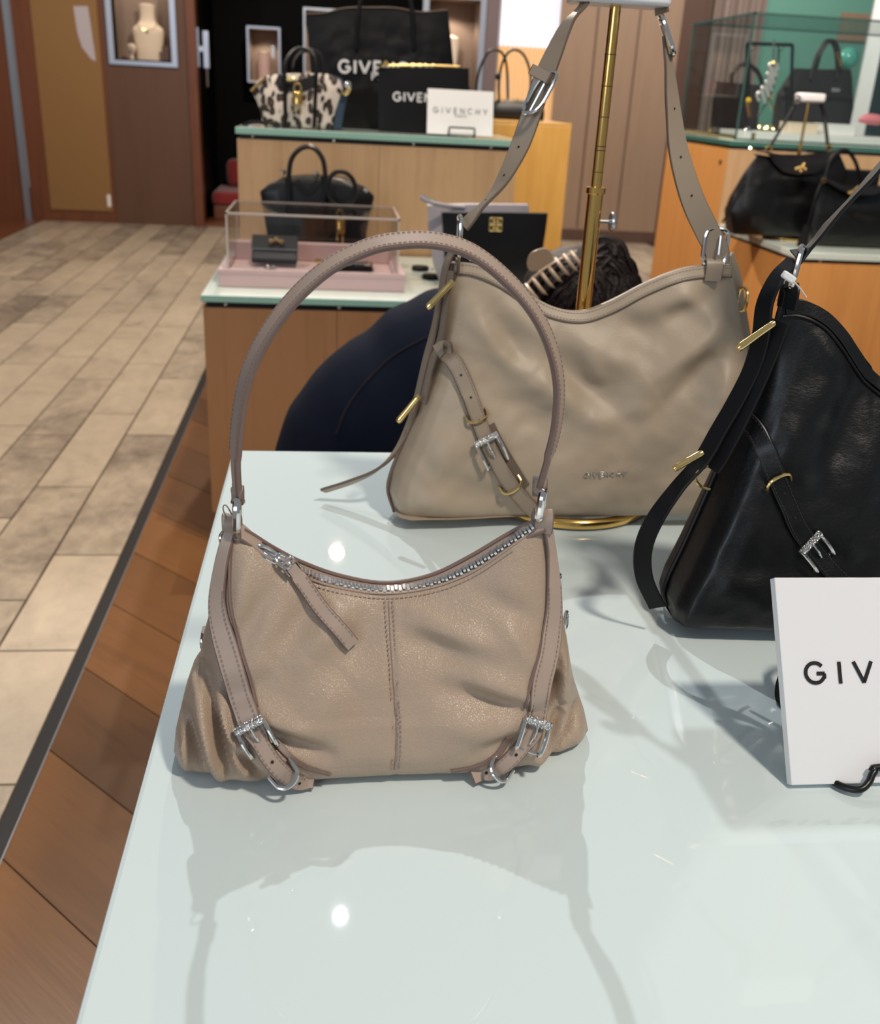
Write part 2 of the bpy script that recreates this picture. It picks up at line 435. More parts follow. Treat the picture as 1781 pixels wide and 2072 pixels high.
M['amber_screen'] = mat('amber_screen', (.62, .36, .14), .5, emit=(1, .55, .2), estr=.5)
M['reflection_glow'] = mat('reflection_glow', (.7, .75, .9), .3, emit=(.75, .82, 1.0), estr=.8)  # bluish emission imitates a window reflected in the panel
M['blue_column'] = mat('blue_column', (.06, .08, .13), .4)
M['white_plastic'] = mat('white_plastic', (.85, .85, .86), .35)
# leopard print (printed calf hair)
m = mat('leopard_print', (.7, .6, .5), .55, sheen=.2); n_, l_, b_ = nodes(m)
v = coords(m, (1, .4, .62))
dn = n_.new('ShaderNodeTexNoise'); dn.inputs['Scale'].default_value = 22; l_.new(v, dn.inputs['Vector'])
va = n_.new('ShaderNodeVectorMath'); va.operation = 'MULTIPLY_ADD'; va.inputs[1].default_value = (.03, .03, .03); l_.new(dn.outputs['Color'], va.inputs[0]); l_.new(v, va.inputs[2])
vo = n_.new('ShaderNodeTexVoronoi'); vo.inputs['Scale'].default_value = 52; l_.new(va.outputs[0], vo.inputs['Vector'])
l_.new(ramp(m, vo.outputs['Distance'], [(0, (.10, .05, .025)), (.20, (.06, .03, .018)), (.30, (.012, .008, .006)), (.46, (.012, .008, .006)), (.52, (.66, .57, .50)), (1, (.74, .66, .60))]), b_.inputs['Base Color'])
M['leopard'] = m
# knurled metal
m = mat('knurled', (.80, .78, .77), .2, 1); n_, l_, b_ = nodes(m)
vo = n_.new('ShaderNodeTexVoronoi'); vo.inputs['Scale'].default_value = 700; l_.new(coords(m), vo.inputs['Vector'])
bump(m, vo.outputs['Distance'], 1.0, .001); M['knurled'] = m

# ---------------------------------------------------------------- floor
WALL_Y = 9.2
floor = struct(MB().box((-6, -1.5, -.06), (7.5, 12, -.010)).build('floor', M['grout'], smooth=False))
def floor_tile(x0, x1, y0, y1):
    g = .0035
    MB().box((x0+g, y0+g, -.010), (x1-g, y1-g, 0)).build('stone_tile', M['travertine'], parent=floor, smooth=False)
rt_ = random.Random(3)
TW = .178
for r in range(11):
    x1 = -.566 - r*TW; x0 = x1 - TW
    if r == 0: ys = [1.02, 1.514, 1.981, 2.475, 3.48]
    elif r == 1: ys = [.98, 1.72, 2.22, 2.969, 3.72]
    elif r == 2: ys = [1.3, 2.05, 2.72, 3.466, 4.2]
    else: ys = [1.1 + rt_.random()*.7]
    while ys[-1] < WALL_Y - .3: ys.append(ys[-1] + rt_.choice((.5, .75, .75, 1.0)))
    ys[-1] = WALL_Y
    for a, b in zip(ys[:-1], ys[1:]): floor_tile(x0, x1, a, b)
for r in range(8):
    x0 = 1.5 + r*TW; ys = [6.9]
    while ys[-1] < WALL_Y - .3: ys.append(ys[-1] + rt_.choice((.4, .6, .8)))
    ys[-1] = WALL_Y
    for a, b in zip(ys[:-1], ys[1:]): floor_tile(x0, x0+TW, a, b)
def clip_poly(poly, nx, ny, c):       # keep nx*x+ny*y >= c
    out = []
    for i in range(len(poly)):
        p, q = poly[i], poly[(i+1) % len(poly)]; a = nx*p[0]+ny*p[1]-c; b = nx*q[0]+ny*q[1]-c
        if a >= 0: out.append(p)
        if a*b < 0:
            t = a/(a-b); out.append((p[0]+(q[0]-p[0])*t, p[1]+(q[1]-p[1])*t))
    return out
S2 = math.sqrt(.5); PWID = .207
for k in range(-4, 34):
    c0 = .7637 + k*PWID + .0012; c1 = c0 + PWID - .0024
    poly = clip_poly([(-.536, .6), (3.6, .6), (3.6, 6.88), (-.536, 6.88)], S2, S2, c0)
    if len(poly) >= 3: poly = clip_poly(poly, -S2, -S2, -c1)
    if len(poly) < 3: continue
    o = MB().prism(poly, -.010, 0).build('floor_plank', M['oak_floor'], parent=floor, smooth=False)
    o.data.transform(Matrix.Rotation(math.radians(45), 4, 'Z')); o.rotation_euler = (0, 0, math.radians(-45))
MB().box((-.5655, .6, -.010), (-.5375, WALL_Y, .001)).build('floor_strip', M['black_strip'], parent=floor, smooth=False)
MB().box((-.5372, .6, -.010), (-.5352, 6.88, .002)).build('strip_trim', M['steel'], parent=floor, smooth=False)
MB().box((-6, 1.0, -.010), (-2.53, WALL_Y, .004)).build('side_boards', M['red_wood'], parent=floor, smooth=False)

# ---------------------------------------------------------------- back wall, left to right
def wallbox(name, lo, hi, m, parent=None):
    o = MB().box(lo, hi).build(name, m, parent=parent, smooth=False)
    return o if parent is not None else struct(o)
WY = WALL_Y
wall_left = wallbox('wall_left', (-6, WY, 0), (-2.66, WY+.12, 3.4), M['red_wood'])
wallbox('steel_strip', (-2.66, WY-.02, 0), (-2.605, WY, 3.4), M['steel'], wall_left)
door_1 = wallbox('door_1', (-2.60, WY, 0), (-1.88, WY+.10, 3.4), M['red_wood'])
MB().box((-2.44, WY-.012, .10), (-1.915, WY, 3.2)).build('woven_panel', M['woven_tan'], parent=door_1, smooth=False)
MB().box((-1.955, WY-.014, .14), (-1.925, WY-.012, .24)).build('label', M['white_board'], parent=door_1, smooth=False)
mb = MB(); x0, x1, z0, z1 = -1.80, -1.335, 1.33, 2.25
mb.box((-1.88, WY-.01, 0), (x0, WY+.12, 3.4)).box((x1, WY-.01, 0), (-1.205, WY+.12, 3.4)).box((x0, WY-.01, 0), (x1, WY+.12, z0)).box((x0, WY-.01, z1), (x1, WY+.12, 3.4))
wall_back = struct(mb.build('wall_back', M['brown_panel'], smooth=False))
def niche(name, label, x0, x1, z0, z1, y, depth=.3, fw=.03, lamp=2.0, root_extra=None):
    t = thing(name, label, 'showcase', ((x0+x1)/2, y, z0))
    mb = MB(); d = depth
    mb.box((x0, y+d, z0), (x1, y+d+.01, z1)).box((x0-.01, y, z0), (x0, y+d+.01, z1)).box((x1, y, z0), (x1+.01, y+d+.01, z1)).box((x0-.01, y, z1), (x1+.01, y+d+.01, z1+.01))
    mb.build('lining', M['niche_back'], t, smooth=False)
    MB().box((x0-.01, y, z0-.012), (x1+.01, y+d+.01, z0)).build('shelf', M['bust_cream'], t, smooth=False)
    f = MB(); yy = y - .025
    f.box((x0-fw, yy, z0-fw), (x0, y, z1+fw)).box((x1, yy, z0-fw), (x1+fw, y, z1+fw)).box((x0, yy, z0-fw), (x1, y, z0-.012)).box((x0, yy, z1), (x1, y, z1+fw))
    f.build('frame', M['niche_frame'], t, smooth=False)
    if lamp:
        spot('showcase_lamp', ((x0+x1)/2, y+d*.45, z1-.03), ((x0+x1)/2, y+d*.6, z0), lamp, (1, .84, .66), 120, .03)
    return t
niche('wall_showcase', 'lit wall showcase with bright steel frame holding the cream necklace bust', -1.80, -1.335, 1.33, 2.25, WY-.01, .30, .045, 14)
# things in that showcase
b = thing('necklace_bust', 'cream bust form wearing a fine necklace in the lit wall showcase', 'display bust', (-1.545, WY+.16, 1.33))
prof = [(.10, 0), (.104, .01), (.112, .10), (.128, .19), (.132, .225), (.118, .25), (.085, .275), (.066, .305), (.060, .34), (.061, .39), (.068, .425), (.03, .43)]
mb = MB().lathe(prof, (-1.545, WY+.16, 1.33), 24)
for q in mb.v: q.y = WY+.16 + (q.y-WY-.16)*.45
mb.build('torso_form', M['bust_cream'], b)
MB().tube([(-1.545+.078*math.cos(a), WY+.16-.038-.018*abs(math.sin(a)), 1.33+.285+.055*math.sin(a) if math.sin(a) < 0 else 1.33+.285) for a in [math.pi + i*math.pi/14 for i in range(15)]], .0025, 6).build('necklace', M['gold'], b)
mb = MB().ball((-1.545, WY+.098, 1.55), .014, 8); mb.build('pendant', M['chrome'], b)
b = thing('ring_orb', 'small round jewel holder with a ring left of the cream bust', 'jewellery', (-1.68, WY+.1, 1.33))
MB().lathe([(.02, 0), (.012, .012), (.008, .04), (.03, .06), (.038, .085), (.03, .112), (.008, .12)], (-1.68, WY+.1, 1.33), 14).build('stand', M['bust_cream'], b)
MB().tube([(-1.68+.016*math.cos(a), WY+.055, 1.415+.016*math.sin(a)) for a in [i*math.pi/6 for i in range(12)]], .004, 6, closed=True).build('ring', M['chrome'], b)
tag(MB().box((-1.425, WY+.04, 1.33), (-1.355, WY+.08, 1.44)).build('jewel_box', M['dark_taupe'], smooth=False, bevel=.004), 'small dark jewel box standing right of the cream bust', 'box')
# window reflection on the woven door, painted as a pale solid sheet
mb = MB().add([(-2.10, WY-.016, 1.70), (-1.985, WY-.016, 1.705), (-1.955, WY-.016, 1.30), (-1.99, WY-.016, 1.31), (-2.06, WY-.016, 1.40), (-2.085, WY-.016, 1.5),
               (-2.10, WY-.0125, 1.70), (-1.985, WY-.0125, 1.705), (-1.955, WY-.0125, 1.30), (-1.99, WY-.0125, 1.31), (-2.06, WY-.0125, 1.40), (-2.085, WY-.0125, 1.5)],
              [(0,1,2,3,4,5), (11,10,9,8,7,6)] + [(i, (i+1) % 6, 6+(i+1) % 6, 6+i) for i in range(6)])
tag(mb.build('painted_reflection', mat('reflection_lilac', (.50, .45, .50), .5), smooth=False), 'pale lilac painted window reflection with a slanted lower edge on the woven door', 'painted reflection')
trim_1 = wallbox('trim_1', (-1.205, WY-.05, 0), (-1.13, WY+.12, 3.4), M['red_wood'])
# dark recess
RX0, RX1, RY = -1.13, 1.29, WY+1.3
wallbox('wall_recess_back', (RX0-.1, RY, 0), (RX1+.1, RY+.1, 3.4), M['black_wall'])
wallbox('wall_recess_left', (RX0-.08, WY+.12, 0), (RX0, RY, 3.4), M['black_wall'])
wallbox('wall_recess_right', (RX1, WY+.12, 0), (RX1+.08, RY, 3.4), M['black_wall'])
wallbox('floor_recess', (RX0, WY, -.01), (RX1, RY, .03), M['red_wood'])
wallbox('ceiling_recess', (RX0, WY, 3.0), (RX1, RY, 3.1), M['black_wall'])
t = thing('recess_bench', 'low red velvet bench in the dark doorway behind the tiered display', 'bench', (-.5, WY+.6, .03))
MB().box((-1.08, WY+.30, .03), (.1, WY+1.0, .15)).build('base', M['red_wood'], t, smooth=False, bevel=.01)
MB().box((-1.09, WY+.28, .15), (.1, WY+1.0, .27)).build('seat', M['red_velvet'], t, bevel=.03)
mb = MB().box((-1.0, WY+.78, .27), (.1, WY+1.0, .52)); mb.build('backrest', M['red_velvet'], t, bevel=.05)
t = thing('door_pull', 'pale steel door pull mounted at the dark doorway edge', 'handle', (-1.09, WY+.05, 1.3))
MB().box((-1.13, WY+.02, 1.30), (-1.115, WY+.05, 1.60)).build('backplate', M['niche_frame'], t, smooth=False)
MB().box((-1.085, WY+.03, 1.29), (-1.035, WY+.06, 1.58)).build('grip', M['niche_frame'], t, bevel=.006)
MB().tube([(-1.06, WY+.045, 1.29), (-1.06, WY+.045, 1.15)], .010, 8).build('lower_rod', M['steel'], t)
MB().box((-1.13, WY+.035, 1.42), (-1.085, WY+.05, 1.46)).build('bracket', M['steel'], t, smooth=False)
# cases inside the recess (hung on posts from the back wall)
def dark_case(x0, x1, z0, z1, label):
    y = WY + .95
    t = niche('recess_showcase', label, x0, x1, z0, z1, y, .34, .018, 5)
    return t, y
sx = (WY+.95)/WY
t, y = dark_case(-.70*sx, -.455*sx, 1.22, 1.66, 'small lit showcase holding a pink cylinder in the dark recess')
k = thing('perfume_cylinder', 'pale pink cylinder in the small dark recess showcase', 'bottle', (-.645, y+.12, 1.22))
MB().lathe([(.055, 0), (.06, .01), (.06, .24), (.056, .245)], (-.645, y+.12, 1.22), 20).build('bottle', M['pink_box'], k)
MB().lathe([(.05, 0), (.05, .012), (.02, .014)], (-.645, y+.12, 1.465), 20).build('lid', M['bust_cream'], k)
k = thing('jewel_stand', 'tiny silver jewel on a stem beside the pink cylinder', 'jewellery', (-.555, y+.12, 1.22))
MB().tube([(-.555, y+.12, 1.22), (-.555, y+.12, 1.45)], .005, 6).build('stem', M['steel'], k)
MB().box((-.575, y+.11, 1.42), (-.545, y+.13, 1.53)).build('jewel', M['chrome'], k, bevel=.004)
t, y = dark_case(-.255, .05, 1.32, 1.84, 'narrow lit showcase partly behind the big black tote')
k = tag(MB().add([(-.04, y+.1, 1.322), (.03, y+.1, 1.322), (.025, y+.1, 1.42), (-.03, y+.1, 1.46), (-.04, y+.14, 1.322), (.03, y+.14, 1.322), (.025, y+.14, 1.42), (-.03, y+.14, 1.46)],
    [(0,1,2,3),(7,6,5,4),(0,4,5,1),(1,5,6,2),(2,6,7,3),(3,7,4,0)]).build('red_pouch', M['red_item'], bevel=.006), 'small red pouch seen through the leopard bag handles', 'pouch')
# right hand showcase of the recess
niche('wall_showcase', 'tall lit showcase with pale blue steel frame behind the black tote', .80, 1.235, 1.02, 1.93, WY-.01, .36, .05, 12)
t = thing('draped_cone', 'tall cream draped cone in the blue framed showcase', 'display form', (1.0, WY+.15, 1.02))
MB().lathe([(.07, 0), (.06, .05), (.05, .25), (.075, .40), (.09, .62), (.03, .64)], (1.0, WY+.15, 1.02), 18).build('cone', M['bust_cream'], t)
t = thing('pearl_stand', 'small pearl on a stand beside the draped cone', 'jewellery', (1.16, WY+.1, 1.02))
MB().tube([(1.13, WY+.1, 1.02), (1.13, WY+.1, 1.34)], .008, 6).build('stem', M['niche_back'], t)
MB().ball((1.13, WY+.1, 1.37), .03, 12).build('pearl', M['chrome'], t)
wallbox('wall_showcase_base', (.78, WY-.01, 0), (1.28, WY+.4, 1.0), M['dark_taupe'])
wallbox('trim_2', (1.29, WY-.04, 0), (1.40, WY+.1, 3.4), M['purple_grey'])
# amber slatted screen; the glowing pane above paints a window reflection
scr = struct(MB().box((1.40, WY+.03, 0), (1.93, WY+.1, 1.60)).build('wall_screen', M['amber_screen'], smooth=False))
MB().box((1.40, WY+.03, 1.60), (1.93, WY+.1, 3.4)).build('reflection_pane', M['reflection_glow'], parent=scr, smooth=False)
for i in range(13):
    x = 1.415 + i*.040
    MB().box((x, WY+.012, 0), (x+.009, WY+.03, 3.4)).build('slat', M['bust_cream'], parent=scr, smooth=False)
# taupe wall, baseboard, dark panel, pleated curtain, teal wall
wall_right = wallbox('wall_right', (1.93, WY, 0), (3.0, WY+.12, 3.4), M['taupe_panel'])
for x in (2.25, 2.62): wallbox('panel_joint', (x, WY-.004, .12), (x+.012, WY, 3.4), M['dark_taupe'], wall_right)
wallbox('baseboard_back', (1.41, WY-.03, 0), (3.24, WY, .10), M['dark_taupe'])
wallbox('wall_dark_panel', (3.0, WY, 0), (3.26, WY+.12, 3.4), M['dark_taupe'])
mb = MB(); n = 44
for z in (0.0, 3.4):
    for i in range(n+1): mb.v.append(Vector((3.27+.46*i/n, WY-.02+.035*math.sin(i*1.15), z)))
    for i in range(n+1): mb.v.append(Vector((3.27+.46*i/n, WY+.06, z)))
N = n+1
for i in range(n):
    mb.f += [(i, i+1, 2*N+i+1, 2*N+i), (N+i, N+i+1, 3*N+i+1, 3*N+i)]; mb.m += [0, 0]
mb.f += [(0, N, 3*N, 2*N), (n, N+n, 3*N+n, 2*N+n)]; mb.m += [0, 0]
tag(mb.build('pleated_curtain', M['curtain']), 'grey pink pleated curtain hanging behind the glass case', 'curtain')
wall_teal = wallbox('wall_teal', (3.73, WY, 0), (6.2, WY+.12, 3.4), M['teal'])
wallbox('wood_band', (4.42, WY-.02, 1.80), (6.2, WY, 2.02), M['taupe_panel'], wall_teal)
wallbox('dark_band', (3.73, WY-.01, 0), (6.2, WY, 1.0), M['blue_column'], wall_teal)
tag(MB().prism([(4.25, WY-.9), (4.33, WY-1.0), (4.52, WY-.6), (4.44, WY-.5)], 0, 2.4).build('white_pylon', M['white_board'], smooth=False), 'white angled display pylon before the teal wall', 'pylon')
wallbox('wall_pillar_blue', (4.70, WY-.8, 0), (5.6, WY-.3, 1.80), M['blue_column'])
wallbox('brown_ledge', (4.62, WY-.85, 1.02), (5.7, WY-.8, 1.16), M['taupe_panel'], wall_teal)

wallbox('wall_side_right', (6.2, 1.5, 0), (6.32, WY+.12, 3.4), M['taupe_panel'])
wallbox('wall_side_left', (-6.12, 1.5, 0), (-6.0, WY+.12, 3.4), M['red_wood'])

# ---------------------------------------------------------------- foreground display table
t = thing('display_table', 'long low display table with pale mint glass top carrying the beige and black handbags', 'table', (.6, .7, 0))
TZ = .75
MB().box((-.13, .10, TZ-.012), (1.75, 1.25, TZ), [0, 0, 1, 1, 1, 1]).build('glass_top', [M['table_glass'], M['glass_edge_pale']], t, bevel=.004, smooth=False)
MB().box((-.128, .102, TZ-.020), (1.748, 1.248, TZ-.0122)).build('top_board', M['white_board'], t, smooth=False)
MB().box((-.122, .11, .08), (1.74, 1.24, TZ-.0202)).build('cabinet_body', M['maple_brown'], t, smooth=False)
MB().box((-.08, .15, 0), (1.70, 1.20, .08)).build('plinth', M['dark_rail'], t, smooth=False)

def pedestal(name, label, x0, x1, y0, y1, z, mats, gth=.018, edge='shelf_edge', inset=.004, plinth=True, wood_front=None):
    t = thing(name, label, 'display stand', ((x0+x1)/2, (y0+y1)/2, 0))
    MB().box((x0, y0, z-gth), (x1, y1, z), [0, 0, 1, 1, 1, 1]).build('glass_top', [M['shelf_glass'], M[edge]], t, bevel=.002, smooth=False)
    MB().box((x0+.012, y0+.012, z-gth-.014), (x1-.012, y1-.012, z-gth)).build('rail', M['dark_rail'], t, smooth=False)
    zb = .10 if plinth else 0
    zt = z-gth-.0142
    MB().box((x0+inset, y0+inset+.02, zb), (x1-inset, y1-inset, zt)).build('cabinet_body', M[mats[0]], t, smooth=False)
    w = .36; n = max(1, round((x1-x0-2*inset)/w)); w = (x1-x0-2*inset)/n
    for i in range(n):
        MB().box((x0+inset+i*w+.0006, y0+inset, zb), (x0+inset+(i+1)*w-.0006, y0+inset+.0195, zt)).build('front_panel', M[mats[1]], t, smooth=False)
    if plinth: MB().box((x0+.05, y0+.06, 0), (x1-.05, y1-.03, zb)).build('plinth', M['dark_rail'], t, smooth=False)
    # small chrome clips that hold the glass
    for k in range(4):
        x = x0 + (x1-x0)*(.06+.28*k)
        MB().ball((x, y0+.010, z-gth-.006), .006, 8).build('glass_clip', M['chrome'], t)
    return t
LZ, RZ = .70, 1.072
pedestal('lower_display_stand', 'lower maple stand with glass top carrying the pink tray and acrylic cover', -.33, .70, 2.54, 3.28, LZ, ('maple_brown', 'maple_brown'))
pedestal('upper_display_stand', 'taller maple stand with green edged glass behind the acrylic cover', -.30, .595, 3.30, 3.72, RZ, ('maple', 'maple'), .02)
t = thing('gold_display_box', 'tall golden veneer box standing behind the taller maple stand', 'display stand', (.65, 3.95, 0))
MB().box((.40, 3.76, 0), (.866, 4.2, 1.11)).build('box_body', M['gold_panel'], t, bevel=.003, smooth=False)
MB().box((.40, 3.76, 1.11), (.866, 4.2, 1.12)).build('top_panel', M['gold_panel'], t, bevel=.002, smooth=False)
pedestal('low_corner_stand', 'low orange wood corner stand with pale glass top under two black handbags', 1.80, 3.5, 3.73, 4.59, LZ, ('orange_wood', 'orange_wood'), .026, 'shelf_glass', plinth=False)
tc = pedestal('tall_corner_stand', 'tall orange sided stand with dark green glass edge carrying the glass case', 1.80, 3.5, 4.60, 5.5, 1.066, ('orange_wood', 'maple'), .022, 'shelf_edge_dark', plinth=False)
d = ray(1458, 328); k = CAM + d*((1.803-CAM.x)/d.x)
MB().lathe([(.011, 0), (.011, .003), (.004, .0035)], (1.8035, k.y, k.z), 12, axis=(-1, 0, 0)).build('keyhole', M['dark_rail'], tc)
# glass case on the tall corner stand
gx0, gx1, gy0, gy1, gz0, gz1 = 1.845, 3.3, 4.66, 5.45, 1.0725, 1.59
t = thing('glass_showcase', 'large clear glass showcase with dark edges on the tall corner stand', 'showcase', (gx0+.5, gy0+.3, gz0))
th = .006
for lo, hi in (((gx0, gy0, gz0), (gx1, gy0+th, gz1)), ((gx0, gy1-th, gz0), (gx1, gy1, gz1)), ((gx0, gy0+th, gz0), (gx0+th, gy1-th, gz1)), ((gx1-th, gy0+th, gz0), (gx1, gy1-th, gz1)), ((gx0, gy0, gz1), (gx1, gy1, gz1+th))):
    MB().box(lo, hi).build('glass_pane', M['case_glass'], t, smooth=False)
e = .004
for a, bq in (((gx0, gy0, gz0), (gx0, gy0, gz1)), ((gx0, gy1, gz0), (gx0, gy1, gz1)), ((gx0, gy0, gz1), (gx1, gy0, gz1)), ((gx0, gy0, gz1), (gx0, gy1, gz1)), ((gx0, gy1, gz1), (gx1, gy1, gz1)), ((gx0, gy0, gz0), (gx1, gy0, gz0))):
    lo = [min(p, q)-e for p, q in zip(a, bq)]; hi = [max(p, q)+e for p, q in zip(a, bq)]
    MB().box(lo, hi).build('edge_strip', M['case_edge'], t, smooth=False)

# ---------------------------------------------------------------- soft leather bodies
def seg_dist(px, py, a, b):
    ax, ay = a; bx, by = b; dx, dy = bx-ax, by-ay; L2 = dx*dx+dy*dy
    t = np.clip(((px-ax)*dx+(py-ay)*dy)/L2, 0, 1)
    return np.hypot(px-ax-t*dx, py-ay-t*dy), t
class Body:
    """soft body between a left, right, bottom and top edge; front and back skins joined round the sides"""
    def __init__(s, left, right, bottom, top, back_shift, bulge, back_bulge=None, top_back=None, nu=120, nv=80, folds=(), rnd=.0, seed=0, gusset=.012, corner=.18, fold_gain=1.0):
        L, R = np.array(resample(left, nv)), np.array(resample(right, nv)); B, T = np.array(resample(bottom, nu)), np.array(resample(top, nu))
        L[0] = R[0]*0 + B[0]; R[0] = B[-1]; L[-1] = T[0]; R[-1] = T[-1]
        u = np.linspace(0, 1, nu)[None, :, None]; v = np.linspace(0, 1, nv)[:, None, None]
        def coons(L, R, B, T):
            return ((1-v)*B[None] + v*T[None] + (1-u)*L[:, None] + u*R[:, None]
                    - ((1-u)*(1-v)*B[0] + u*(1-v)*B[-1] + (1-u)*v*T[0] + u*v*T[-1]))
        Fr = coons(L, R, B, T); U, Vv = u[:, :, 0], v[:, :, 0]
        shape = np.minimum(1, (np.minimum(U, 1-U)/corner))**.6 * (np.sin(np.pi*np.clip(Vv, 0, 1)**.62))**.8
        off = bulge*shape
        # folds are given in photograph pixels for legibility; they become relief of the skin
        d = Fr - np.array(CAM); fw, rt, up = (np.array(q) for q in (_fw, _rt, _up)); w = d @ fw
        PX = W_PX/2 + F_PX*(d @ rt)/w; PY = H_PX/2 - F_PX*(d @ up)/w
        for (a, b, wd, amp) in folds:
            amp = amp*fold_gain
            dd, t = seg_dist(PX, PY, a, b)
            off = off + amp*np.exp(-(dd/wd)**2)*(.35+.65*np.sin(np.pi*np.clip(t, .02, .98)))
        if rnd:
            nz = np.zeros_like(off)
            for j in range(nv):
                for i in range(nu):
                    p = Fr[j, i]; nz[j, i] = noise.noise(Vector((p[0]*26+seed, p[1]*9, p[2]*26))) + .5*noise.noise(Vector((p[0]*55+seed, 3, p[2]*60)))
            off = off + rnd*nz*np.minimum(1, shape*1.4)
        Fr[:, :, 1] -= off
        Tb = T.copy() if top_back is None else np.array(resample(top_back, nu))
        if top_back is None: Tb[:, 1] += back_shift(1.0)
        Lb = L.copy(); Rb = R.copy(); Bb = B.copy()
        vv = np.linspace(0, 1, nv); gs = np.array([gusset*(1-q)+.002 for q in vv])
        Lb[:, 1] += gs; Rb[:, 1] += gs
        Bb[:, 1] += back_shift(0.0)*np.minimum(1, np.minimum(np.linspace(0, 1, nu), 1-np.linspace(0, 1, nu))/.12)**.7 + gusset
        Lb[0] = Bb[0]; Rb[0] = Bb[-1]; Lb[-1] = Tb[0]; Rb[-1] = Tb[-1]
        Bk = coons(Lb, Rb, Bb, Tb); Bk[:, :, 1] += (bulge if back_bulge is None else back_bulge)*shape
        s.F, s.K, s.nu, s.nv = Fr, Bk, nu, nv
        vs = [Vector(q) for q in Fr.reshape(-1, 3)] + [Vector(q) for q in Bk.reshape(-1, 3)]
        o = nu*nv; fs = []
        for j in range(nv-1):
            for i in range(nu-1):
                a = j*nu+i; fs.append((a, a+1, a+nu+1, a+nu)); fs.append((o+a, o+a+nu, o+a+nu+1, o+a+1))
        nf = len(fs)
        for i in range(nu-1):
            fs.append((i, o+i, o+i+1, i+1)); a = (nv-1)*nu+i; fs.append((a, a+1, o+a+1, o+a))
        for j in range(nv-1):
            a = j*nu; fs.append((a, a+nu, o+a+nu, o+a)); a += nu-1; fs.append((a, o+a, o+a+nu, a+nu))
        s.mb = MB().add(vs, fs)
        front = [f for f in fs if max(f) < o]
        s.bvh = BVHTree.FromPolygons(vs[:o], front)
        c_ = sum(vs[:o], Vector())/o; s.dist = (c_-CAM).length; s.span = max((q-c_).length for q in vs[:o])
    def hit(s, px, py, floor_z=None):
        d = ray(px, py).normalized(); loc, n, i, dist = s.bvh.ray_cast(CAM, d)
        if loc is None:
            p = on(px, py, floor_z if floor_z is not None else .7525) if floor_z is not None else None
            if p is None:
                q = CAM + d*.7; loc, n, i, dist = s.bvh.find_nearest(q)
                # nearest point along the ray to the body
                best = None
                for k in range(60):
                    q = CAM + d*(s.dist + s.span*(k/30-1)); l2, n2, i2, d2 = s.bvh.find_nearest(q)
                    if best is None or d2 < best[0]: best = (d2, q, n2)
                return best[1], (-best[2] if best[2].dot(d) > 0 else best[2])
            return p, Vector((0, -.5, .85))
        if n.dot(d) > 0: n = -n
        return loc, n
    def path(s, pxs, n, lift, floor_z=None, smooth=3):
        """points on the skin along a photograph polyline, with smoothed normals"""
        P = resample(spline(pxs, 10), n); H = [s.hit(p[0], p[1], floor_z) for p in P]
        loc = np.array([h[0] for h in H]); nor = np.array([h[1] for h in H])
        for _ in range(smooth):
            l2 = loc.copy(); n2 = nor.copy()
            l2[1:-1] = (loc[:-2]+loc[1:-1]*2+loc[2:])/4; n2[1:-1] = (nor[:-2]+nor[1:-1]*2+nor[2:])/4
            loc, nor = l2, n2/np.linalg.norm(n2, axis=1)[:, None]
        loc = loc + nor*lift
        return [V(q) for q in loc], [V(q) for q in nor]
def face_on(nor, f, d=(0, -.86, .5)):
    return [(n*(1-f) + Vector(d)*f).normalized() for n in nor]
def wdirs(pts, nor):
    out = []
    for i in range(len(pts)):
        t = (pts[min(i+1, len(pts)-1)] - pts[max(i-1, 0)]).normalized(); out.append(nor[i].cross(t).normalized())
    return out
def frame_at(pts, nor, f):
    i = min(len(pts)-2, max(1, int(f*(len(pts)-1)))); t = (pts[i+1]-pts[i-1]).normalized(); w = nor[i].cross(t).normalized()
    return pts[i], t, w, w.cross(t).normalized() if w.cross(t).dot(nor[i]) > 0 else t.cross(w).normalized()
def stitches(mb, pts, wd, nor, offs, pitch=.0032, r=.00028, lift=.0006, up=None):
    P = [V(q) for q in resample(pts, max(3, int(sum((b-a).length for a, b in zip(pts[:-1], pts[1:]))/pitch)))]
    n = len(P); m = len(pts)
    for i in range(n-1):
        k = min(m-1, int(i*m/n)); w = wd[k]; nn = nor[k]
        for o in offs:
            a = P[i] + w*o + nn*lift; b = P[i] + (P[i+1]-P[i])*.62 + w*o + nn*lift
            t = (b-a).normalized(); s = nn.cross(t).normalized()*r*1.3; h = nn*r
            mb.add([a-s, a+s, b+s, b-s, a-s+h, a+s+h, b+s+h, b-s+h], [(4,5,6,7),(0,1,5,4),(1,2,6,5),(2,3,7,6),(3,0,4,7)])
def loop_pts(c, a, b, ra, rb, n=28, p=3.0):
    """superellipse loop in the plane a,b"""
    out = []
    for i in range(n):
        t = 2*math.pi*i/n; ct, st = math.cos(t), math.sin(t)
        out.append(c + a*(ra*math.copysign(abs(ct)**(2/p), ct)) + b*(rb*math.copysign(abs(st)**(2/p), st)))
    return out
